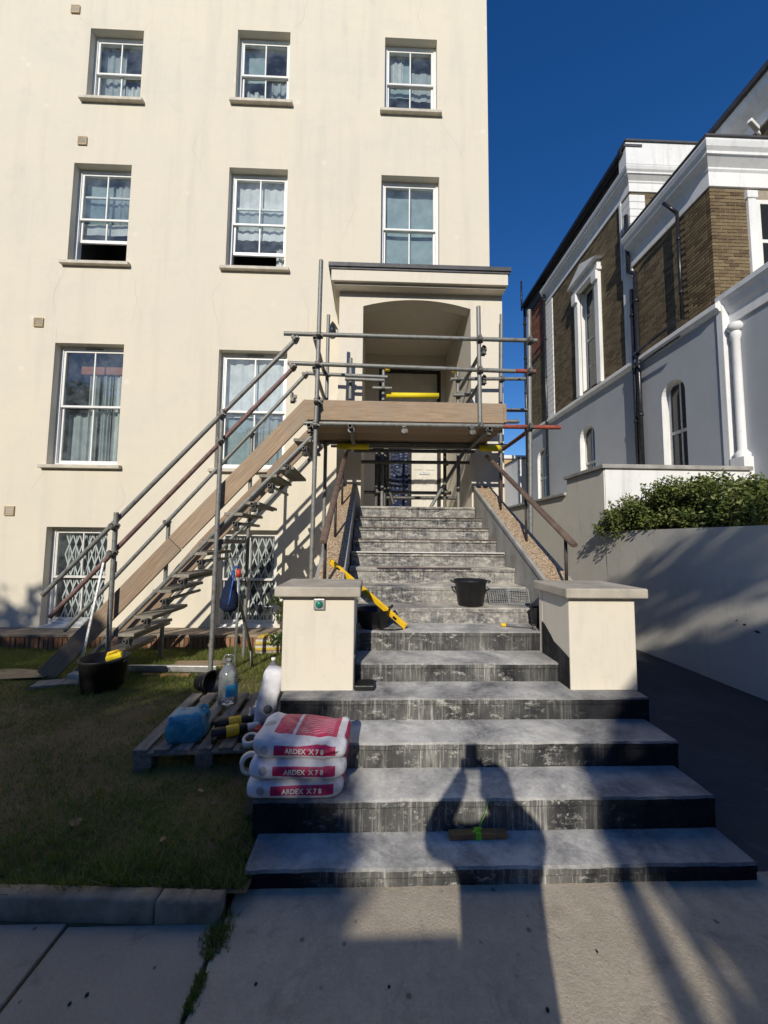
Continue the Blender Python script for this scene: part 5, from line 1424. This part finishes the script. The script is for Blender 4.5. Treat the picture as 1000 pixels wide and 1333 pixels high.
# crumpled clear film
def film():
    g = np.random.default_rng(4); n = 26; vs = []; fs = []
    for j in range(n):
        for i in range(n):
            u = i/(n-1)-.5; v = j/(n-1)-.5; r = max(abs(u), abs(v))*2
            vs.append((-.87+u*.26+.012*g.normal(), 3.33+v*.36+.012*g.normal(), .150 + .15*(1-r**2)*(.55+.45*math.sin(i*1.1)*math.cos(j*.9)) + .016*g.normal()*(r < .95)))
    for j in range(n-1):
        for i in range(n-1): fs.append((j*n+i, j*n+i+1, (j+1)*n+i+1, (j+1)*n+i))
    m = NT('clear_film')
    gl = m.n('BsdfGlossy'); gl.inputs['Roughness'].default_value = .18
    tr = m.n('BsdfTransparent'); tr.inputs[0].default_value = (.9, .9, .92, 1); df = m.n('BsdfDiffuse'); df.inputs[0].default_value = (.75, .76, .8, 1)
    a = m.n('MixShader'); a.inputs[0].default_value = .42; m.l(tr.outputs[0], a.inputs[1]); m.l(df.outputs[0], a.inputs[2])
    b = m.n('MixShader'); b.inputs[0].default_value = .16; m.l(a.outputs[0], b.inputs[1]); m.l(gl.outputs[0], b.inputs[2]); m.l(b.outputs[0], m.out.inputs[0])
    o = MB().add(vs, fs, False).build('plastic_wrap', m.mat, None, fix=False)
    o.data.polygons.foreach_set('use_smooth', [False]*len(o.data.polygons))
    tag(o, 'crumpled clear plastic wrapping on the pallet by the upright sack', 'wrapping')
film()
# water bottles
mb = NT('clear_pet'); gl = mb.n('BsdfGlossy'); gl.inputs['Roughness'].default_value = .06
tr = mb.n('BsdfTransparent'); tr.inputs[0].default_value = (.86, .90, .94, 1); df = mb.n('BsdfDiffuse'); df.inputs[0].default_value = (.62, .66, .72, 1)
a = mb.n('MixShader'); a.inputs[0].default_value = .22; mb.l(tr.outputs[0], a.inputs[1]); mb.l(df.outputs[0], a.inputs[2])
fr = mb.n('Fresnel'); fr.inputs[0].default_value = 1.6
b = mb.n('MixShader'); mb.l(fr.outputs[0], b.inputs[0]); mb.l(a.outputs[0], b.inputs[1]); mb.l(gl.outputs[0], b.inputs[2]); mb.l(b.outputs[0], mb.out.inputs[0])
MT['pet'] = mb.mat
MT['label_blue'] = simple('blue_bottle_label', (.03, .24, .50), .4, 0, .12, 20, .05)
def bottle(x, y, z, lb, s=1.0, rz=0, handle=True):
    t = thing('water_bottle', lb, 'bottle', (x, y, z), (0, 0, R(rz)), 'large water bottles')
    r = .082*s; h = .34*s
    pr = [(0,.004),(r*.8,0),(r,.012*s)]
    for k in range(9): zz = .03*s+k*.024*s; pr += [(r, zz), (r*.965, zz+.008*s), (r, zz+.016*s)]
    pr += [(r, .255*s), (r*.9, .285*s), (r*.55, .325*s), (.024*s, .345*s), (.022*s, .365*s)]
    MB().lathe(pr, (0,0,0), 28).build('bottle_body', MT['pet'], t, local=True)
    MB().lathe([(0,.40*s),(.026*s,.398*s),(.026*s,.368*s),(0,.366*s)], (0,0,0), 18).build('cap', MT['pet'] if handle else MT['white_paint'], t, local=True)
    n = 12; vs = []; fs = []
    for i in range(n+1):
        aa = R(-95) + R(105)*i/n
        for zz in (.085*s, .185*s): vs.append(((r+.0015)*math.cos(aa), (r+.0015)*math.sin(aa), zz))
    for i in range(n): fs.append((2*i, 2*i+2, 2*i+3, 2*i+1))
    MB().add(vs, fs, True).build('label', MT['label_blue'], t, local=True, fix=False)
    if handle: MB().path([(-.04*s,0,.345*s),(-.045*s,0,.40*s),(-.03*s,0,.425*s),(.03*s,0,.425*s),(.045*s,0,.40*s),(.04*s,0,.345*s)], .006*s, 8).build('handle', MT['pet'], t, local=True)
bottle(-1.262, 3.56, .144, 'clear five litre water bottle with handle standing on the pallet', 1.0, 10)
bottle(-1.075, 4.40, lawn_z(-1.08, 4.4), 'clear water bottle with blue label on the grass behind the upright sack', .92, -60, False)
# blue carrier bundle
def bundle():
    t = thing('blue_bag', 'bright blue plastic bag bundle on the left of the pallet', 'bag', (-1.335, 2.98, .145), (0,0,R(8)))
    sb = sack_body(.132, .10, .108, 15); 
    g = random.Random(8)
    sb.v = [(p[0]*(1+.05*math.sin(p[2]*40+p[1]*20)), p[1]*(1+.06*math.sin(p[0]*50)), p[2]*.98+.0) for p in sb.v]
    m = NT('blue_polythene'); n1 = m.noise(m.obj, 11, 5, .65, 1.5)
    cc = m.ramp(n1, (.3, (.015, .13, .24)), (.55, (.025, .23, .38)), (.75, (.10, .36, .50)))
    m.bump(m.noise(m.obj, 16, 4, .6, 1.2), .5, .012); m.fin(cc, .3, 0, .5)
    sb.build('bag_body', m.mat, t, local=True, fix=False)
    MB().path([(.06,.02,.19),(.10,.03,.215),(.13,.02,.19),(.12,.0,.15)], .012, 8).build('knot', m.mat, t, local=True)
bundle()
# two yellow and black power tools
def tool(x, y, z, rz, lb, tip):
    t = thing('power_tool', lb, 'power tool', (x, y, z), (0, 0, R(rz)), 'yellow and black tools on the pallet')
    def lx(pr, mat, nm):
        o = MB().lathe(pr, (0,0,0), 20).build(nm, mat, t, local=True); o.rotation_euler = (0, R(90), 0); o.location = (0, 0, .042); return o
    lx([(0,-.13),(.030,-.125),(.040,-.10),(.040,-.045),(.034,-.03)], MT['black_plastic'], 'motor_end')
    lx([(.034,-.03),(.041,-.02),(.041,.05),(.036,.06)], MT['yellow'], 'casing')
    lx([(.036,.06),(.036,.10),(.026,.12)], MT['black_plastic'], 'collar')
    lx([(.026,.12),(.026,.19),(.018,.215),(0,.218)], tip, 'nozzle')
    MB().bar((-.09,0,.03),(-.12,-.07,.022),.034,.04).build('grip', MT['black_plastic'], t, local=True, bevel=.008)
tool(-1.03, 2.98, .145, 28, 'yellow and black power tool with white tip at the front of the pallet', MT['white_paint']); tool(-1.06, 3.12, .145, 24, 'yellow and black power tool further back on the pallet', MT['black_plastic'])
tag(MB().box(-.86,-.77,2.98,3.06,.145,.20).build('red_block', MT['red'], bevel=.012), 'reddish rubbing block on the pallet behind the tape roll', 'block')
# tape rolls
def tape(x, y, z, rot, lb):
    t = thing('tape_roll', lb, 'tape', (x, y, z), rot, 'rolls of white tape')
    MB().lathe([(.036,-.024),(.056,-.024),(.056,.024),(.036,.024),(.036,-.024)], (0,0,0), 30).build('tape_body', MT['tape'], t, local=True); MB().lathe([(.0355,-.023),(.0355,.023),(.0335,.023),(.0335,-.023)], (0,0,0), 30).build('core', MT['board'], t, local=True)
tape(-.845, 2.87, .172, (R(14), 0, 0), 'white tape roll lying on the pallet front edge'); tape(-.685, 2.33, .318, (R(78), 0, R(20)), 'white tape roll tucked behind the left end of the sacks')
tag(MB().tube((-.66,2.30,.20),(-.655,2.33,.262),.03,n=12).bar((-.69,2.33,.0),(-.66,2.33,.21),.05,.05).build('sack_prop', MT['board']), 'wood offcut under the tape roll beside the sacks', 'offcut')

# things left round the stair foot
tag(MB().bar((-3.10,5.16,-.06),(-1.96,5.10,-.055),.05,.075).build('aluminium_section', MT['aluminium'], bevel=.004), 'white metal channel lying on the lawn under the scaffold', 'metal channel')
tag(MB().bar((-2.85,5.02,-.10),(-2.25,5.0,-.10),.06,.03).build('timber_offcut', MT['wood_new'], bevel=.003), 'orange timber strip on the lawn in front of the metal channel', 'timber')
tag(MB().bar((-3.82,4.62,-.075),(-3.25,4.78,-.075),.20,.03,(0,0,1)).build('loose_board', MT['tread'], bevel=.004), 'grey board flat on the lawn at the stair foot', 'board')
tag(MB().bar((-2.72,5.55,-.135),(-2.0,5.56,-.135),.22,.03).build('loose_board', MT['board'], bevel=.004), 'brown board flat on the grass by the brick ledge', 'board')
tag(MB().box(-3.60,-3.42,4.78,4.92,-.11,-.01).build('stone_block', MT['stone'], bevel=.025), 'pale stone lump beside the foot of the stair board', 'stone')
tag(MB().bar((-3.255,4.80,1.30),(-3.245,4.48,-.02),.024,.016,(0,1,0)).build('straight_edge', MT['aluminium'], bevel=.002), 'aluminium straight edge leaning from the black tub against the scaffold', 'straight edge')
# shovel with red grip, grey pole, hanging dark bag, by the second standard
t = thing('shovel', 'long handled shovel with red grip leaning on the scaffold', 'shovel', (-1.66, 5.03, -.13))
a_, b_ = Vector((-1.70, 5.02, -.12)), Vector((-1.672, 4.93, 1.13))
MB().tube(a_, b_, .017, n=10).build('shaft', MT['aluminium'], t); MB().tube(b_, b_+(b_-a_).normalized()*.09, .030, n=12).build('grip', MT['red'], t)
tag(MB().tube((-1.79,4.935,1.36),(-1.62,5.38,.10),.020,n=10).tube((-1.62,5.38,.10),(-1.61,5.42,-.17),.020,n=10).build('leaning_pole', MT['galv']), 'grey metal pole leaning against the stair beside the hanging bag', 'pole')
t = thing('hanging_bag', 'dark navy bag with blue strap hanging from the scaffold', 'bag', (-1.752, 4.91, .70))
MB().lathe([(0,0),(.07,.01),(.105,.06),(.11,.14),(.085,.26),(.05,.36),(.022,.42),(0,.43)], (-1.765,4.91,.70), 22, jit=.05).build('bag_body', MT['navy'], t)
MB().path([(-1.755,4.90,1.12),(-1.73,4.89,1.20),(-1.705,4.92,1.26),(-1.675,4.945,1.24)], .012, 8).path([(-1.735,4.80,.80),(-1.72,4.83,.98),(-1.71,4.88,1.14),(-1.72,4.90,1.2)], .010, 8).build('strap', MT['blue'], t)
# striped sack of rubble near the rose
def stripy():
    m = NT('striped_wrapper'); x, y, z = m.sep(m.obj)
    cc = m.ramp(m.math('FRACT', m.math('MULTIPLY', z, 11.0)), (.0, (.55, .40, .05)), (.34, (.55, .40, .05)), (.36, (.55, .53, .47)), (.66, (.50, .48, .42)), (.68, (.30, .20, .12)), (1.0, (.30, .20, .12)))
    m.bump(m.noise(m.obj, 18, 4), .4, .01); m.fin(cc, .6, 0, .3)
    t = thing('striped_bag', 'yellow and white striped bag under the basement window', 'bag', (-1.58, 6.25, -.19), (0,0,R(6)))
    sb = sack_body(.22, .12, .16, 31); sb.build('bag_body', m.mat, t, local=True, fix=False)
stripy()
# smooth scraps on the ground
for i, (x, y, s) in enumerate(((-.98, 1.50, .007), (-1.02, 1.475, .006), (.08, 1.50, .006), (.62, 1.42, .007), (-.40, 1.52, .006), (.90, 1.60, .005))):
    tag(MB().lathe([(0,0),(s,s*.2),(s*.8,s*.8),(0,s)], (x,y,.0), 7, jit=.2).build('dirt_crumb', MT['black_plastic']), ('dark crumb of dirt on the left paving slab' if i == 0 else 'small dark crumb beside another on the left paving slab' if i == 1 else 'dark crumb on the concrete inside the person shadow' if i == 2 else 'dark crumb on the sunlit concrete strip' if i == 3 else 'dark crumb on the concrete near the slab joint' if i == 4 else 'dark crumb on the concrete near the lowest step'), 'crumb', 'crumbs of dirt')

# ------------------------------------------------------------------ what stands behind the photographer and shades the forecourt
def tree(name, label, base, clumps, n, size, seed, trunk_r, limbs):
    g = np.random.default_rng(seed); t = thing(name, label, 'tree', base, (0,0,0), 'street trees behind the photographer')
    m = MB(); b = Vector(base); top = b + Vector((0, 0, limbs))
    m.tube(b, b.lerp(top, .5) + Vector((.06, .04, 0)), trunk_r, trunk_r*.8, n=12); m.tube(b.lerp(top, .5) + Vector((.06, .04, 0)), top, trunk_r*.8, trunk_r*.65, n=12)
    for c in clumps: m.tube(top - Vector((0,0,.2)), c[:3], trunk_r*.42, trunk_r*.12, n=7)
    m.build('trunk', MT['bark'], t)
    tot = sum(c[3]*c[4]*c[5] for c in clumps); pts = []
    for (cx, cy, cz, rx, ry, rz) in clumps:
        k = int(n*rx*ry*rz/tot); d = g.normal(size=(k,3)); d /= np.linalg.norm(d, axis=1)[:,None]; r = g.random(k)**.36*(1+.07*g.normal(size=k))
        pts.append(np.stack([cx+d[:,0]*r*rx, cy+d[:,1]*r*ry, cz+d[:,2]*r*rz], 1))
    leaf_mesh('crown', np.concatenate(pts), size, MT['tree'], t, base, g, 1.4)
    return t
def ab(a, b, t): return (a - .249*t, -t, b + .534*t)     # a point of the shade outline carried back t metres along the sun's rays
cl = []
for a, b, r in ((-1.12, .45, .66), (-1.02, -.1, .6), (-1.30, 1.0, .58), (-1.75, 1.30, .72), (-2.5, .6, .9), (-2.7, 1.35, .8), (-3.7, .8, 1.1), (-3.7, 1.55, .8), (-1.35, .0, .8), (-4.8, 1.2, 1.2), (-4.9, 1.75, .85), (-4.8, 2.6, .55), (-5.45, 2.5, .55), (-.82, .80, .38), (-.80, .20, .38), (-1.0, 1.25, .42)):
    cl.append(ab(a, b, 6.5) + (r, 1.1, r))
tree('street_tree', 'dense evergreen tree at the pavement edge behind the photographer', (-4.9, -6.5, -.1), cl, 24000, .10, 31, .17, 3.2)
cl = []
for a, b, r in ((-5.9, 1.0, 1.3), (-6.2, 2.3, 1.1), (-7.6, 1.3, 1.5), (-7.8, 2.9, 1.4), (-9.6, 1.8, 1.7), (-9.8, 3.6, 1.5)):
    cl.append(ab(a, b, 8.5) + (r, 1.2, r))
tree('street_tree', 'dense evergreen tree further along the street behind the photographer', (-9.8, -8.5, -.1), cl, 15000, .13, 32, .2, 3.6)
cl = []
for a, b, r in ((2.35, 1.4, 1.05), (2.3, 2.0, .80), (3.6, 1.2, 1.2), (3.4, 2.1, .6), (2.0, .6, .9), (4.6, 1.8, 1.2), (3.0, 3.80, .36), (3.5, 3.75, .40), (2.6, 3.85, .38), (2.65, 2.25, .6), (3.05, 2.4, .5), (3.4, .4, 1.2), (1.62, 1.15, .55), (1.55, .45, .55), (1.28, .85, .34), (1.24, .35, .33), (1.22, -.1, .33), (1.52, 1.5, .40), (1.55, -.1, .55), (2.6, -.2, .9)):
    cl.append(ab(a, b, 6.0) + (r, .9, r))
tree('street_tree', 'leafy tree right of the gate behind the photographer', (-.76, -6.0, -.1), cl, 27000, .10, 33, .085, 4.95)
# brick gate pier
gp = thing('gate_pier', 'brick gate pier behind the photographer', 'gate pier', (-.57, -1.35, 0))
MB().box(-.80, -.36, -1.55, -1.13, -.02, 1.41).build('pier', MT['brick_x'], gp); MB().box(-.84, -.32, -1.59, -1.09, 1.41, 1.48).build('cap', MT['stone'], gp)
# terrace across the road
TH = thing('terrace_houses', 'brick terrace across the road behind the photographer', 'building', (0, -22, 0))
MB().box(-46.0, 46.0, -30.0, -22.0, -.4, 9.6).build('wall', MT['brick_x'], TH)
MB().prism([(-46.3,-21.7,9.6),(-46.3,-30.3,9.6),(-46.3,-26.0,13.2)], (92.6,0,0)).build('roof', MT['slate'], TH)
for i in range(-14, 15):
    for z in (.8, 4.0, 6.9):
        w = MB().box(-.55+i*3.0, .55+i*3.0, -22.0, -21.94, z, z+1.9).build('window', MT['white_paint'], TH)
        MB().box(-.45+i*3.0, .45+i*3.0, -21.94, -21.92, z+.1, z+1.8).build('pane', MT['dark_glass'], w)
for (x, y, lb, sd_) in ((-15.5, -4.5, 'unseen broad tree added far to the left behind the photographer to cut sky light', 41), (13.5, -4.5, 'unseen broad tree added far to the right behind the photographer to cut sky light', 42)):  # two unseen trees added to dim the sky light from both sides
    g2 = random.Random(sd_); cl = [(x+g2.uniform(-1.6, 1.6), y+g2.uniform(-1.8, 1.8), 4.5+g2.uniform(0, 5), 1.3, 1.3, 1.2) for _ in range(14)]
    tree('street_tree', lb, (x, y, -.1), cl, 6000, .16, sd_, .2, 3.6)

# ------------------------------------------------------------------ the photographer, whose shadow lies on the steps
P = thing('person', 'person in a dark jacket holding up a phone, casting the shadow on the steps', 'person', (.05, -.45, 0))
def skin_body():
    V = {}; E = []; 
    def v(n, x, y, z, r): V[n] = (x, y, z, r)
    v('pel', .02,-.46,.96,.155); v('waist', .02,-.46,1.12,.15); v('chest', .02,-.47,1.30,.17); v('neck0', .02,-.46,1.47,.085); v('neck', .02,-.44,1.53,.058)
    for s, n in ((-1,'l'),(1,'r')):
        v('sh'+n, .02+s*.17,-.46,1.43,.085); v('el'+n, -.012+s*.272,-.33,1.36,.072); v('wr'+n, .0+s*.075,-.125,1.515,.046); v('ha'+n, .0+s*.058,-.085,1.555,.030)
        v('hip'+n, .02+s*.09,-.46,.90,.10); v('kn'+n, .02+s*.10,-.44,.50,.068); v('an'+n, .02+s*.11,-.48,.10,.045); v('he'+n, .02+s*.11,-.50,.05,.045); v('to'+n, .02+s*.13,-.33,.035,.036)
        E.extend([('chest','sh'+n),('sh'+n,'el'+n),('el'+n,'wr'+n),('wr'+n,'ha'+n),('pel','hip'+n),('hip'+n,'kn'+n),('kn'+n,'an'+n),('an'+n,'he'+n),('he'+n,'to'+n)])
    E.extend([('pel','waist'),('waist','chest'),('chest','neck0'),('neck0','neck')])
    names = list(V); idx = {n: i for i, n in enumerate(names)}
    me = bpy.data.meshes.new('body'); o0 = origin(P)
    me.from_pydata([tuple(Vector(V[n][:3])-o0) for n in names], [(idx[a], idx[b]) for a, b in E], [])
    o = link('body', me, P); o.modifiers.new('skin', 'SKIN')
    for n, sv in zip(names, me.skin_vertices[0].data): sv.radius = (V[n][3], V[n][3]); sv.use_root = (n == 'pel')
    sb_ = o.modifiers.new('sub', 'SUBSURF'); sb_.levels = 2; sb_.render_levels = 2
    me.materials.append(MT['jacket'])
    return o
skin_body()
hd = MB().lathe([(0,-.115),(.045,-.11),(.062,-.08),(.070,-.03),(.078,.02),(.077,.06),(.062,.095),(.03,.115),(0,.12)], (0,0,0), 24)
hd.v = [(x, y*1.18+(.012 if y > .05 and -.02 < z < .03 and abs(x) < .015 else 0), z) for x, y, z in hd.v]
h = hd.build('head', MT['skin'], P, local=True); h.location = Vector((.045,-.43,1.64))-origin(P); h.rotation_euler = (R(-6), 0, 0)
hh = MB().lathe([(.080,.0),(.084,.04),(.082,.075),(.066,.105),(.03,.126),(0,.13)], (0,-.006,0), 24); hh.v = [(x, y*1.2, z) for x, y, z in hh.v]
q = hh.build('hair', MT['hair'], h, local=True)
for nm, sx in (('ear', -1), ('ear', 1)):
    e = MB().lathe([(0,-.03),(.014,-.02),(.018,.01),(.010,.03),(0,.032)], (sx*.078,0,-.01), 10).build(nm, MT['skin'], h, local=True)
MB().prism([(-.012,.084,-.025),(.012,.084,-.025),(0,.112,-.028),(0,.088,.02)], (0,-.004,0)).build('nose', MT['skin'], h, local=True)
for sx in (-1, 1): MB().lathe([(0,-.01),(.011,0),(0,.01)], (sx*.03,.083,.012), 10).build('eye', MT['white_paint'], h, local=True)
MB().bar((-.022,.086,-.056),(.022,.086,-.056),.008,.010).build('mouth', MT['red'], h, local=True)
def hand(s):
    for k, (dz, L) in enumerate(((.018,.07),(.0,.075),(-.018,.072),(-.036,.058))):
        a = Vector((s*.064, -.085, 1.575+dz)); b = Vector((s*.052, -.048, 1.580+dz)); c = Vector((s*.030, -.046, 1.581+dz))
        MB().tube(a, b, .0095, .0085, n=8).tube(b, c, .0085, .007, n=8).build('finger', MT['skin'], P)
    MB().tube((s*.058,-.09,1.55),(s*.045,-.078,1.585),.011,.010,n=8).tube((s*.045,-.078,1.585),(s*.028,-.074,1.60),.010,.008,n=8).build('thumb', MT['skin'], P)
hand(-1); hand(1)
ph = thing('phone', 'black phone held up in both hands of the photographer', 'phone', (0, -.062, 1.545))
MB().box(-.037, .037, -.068, -.058, 1.545, 1.695).build('phone_body', MT['black_paint'], ph, bevel=.006); MB().box(-.034,.034,-.0695,-.0681,1.552,1.688).build('screen', MT['dark_glass'], ph); MB().box(-.03,-.002,-.0579,-.055,1.65,1.685).build('camera_bump', MT['black_plastic'], ph)
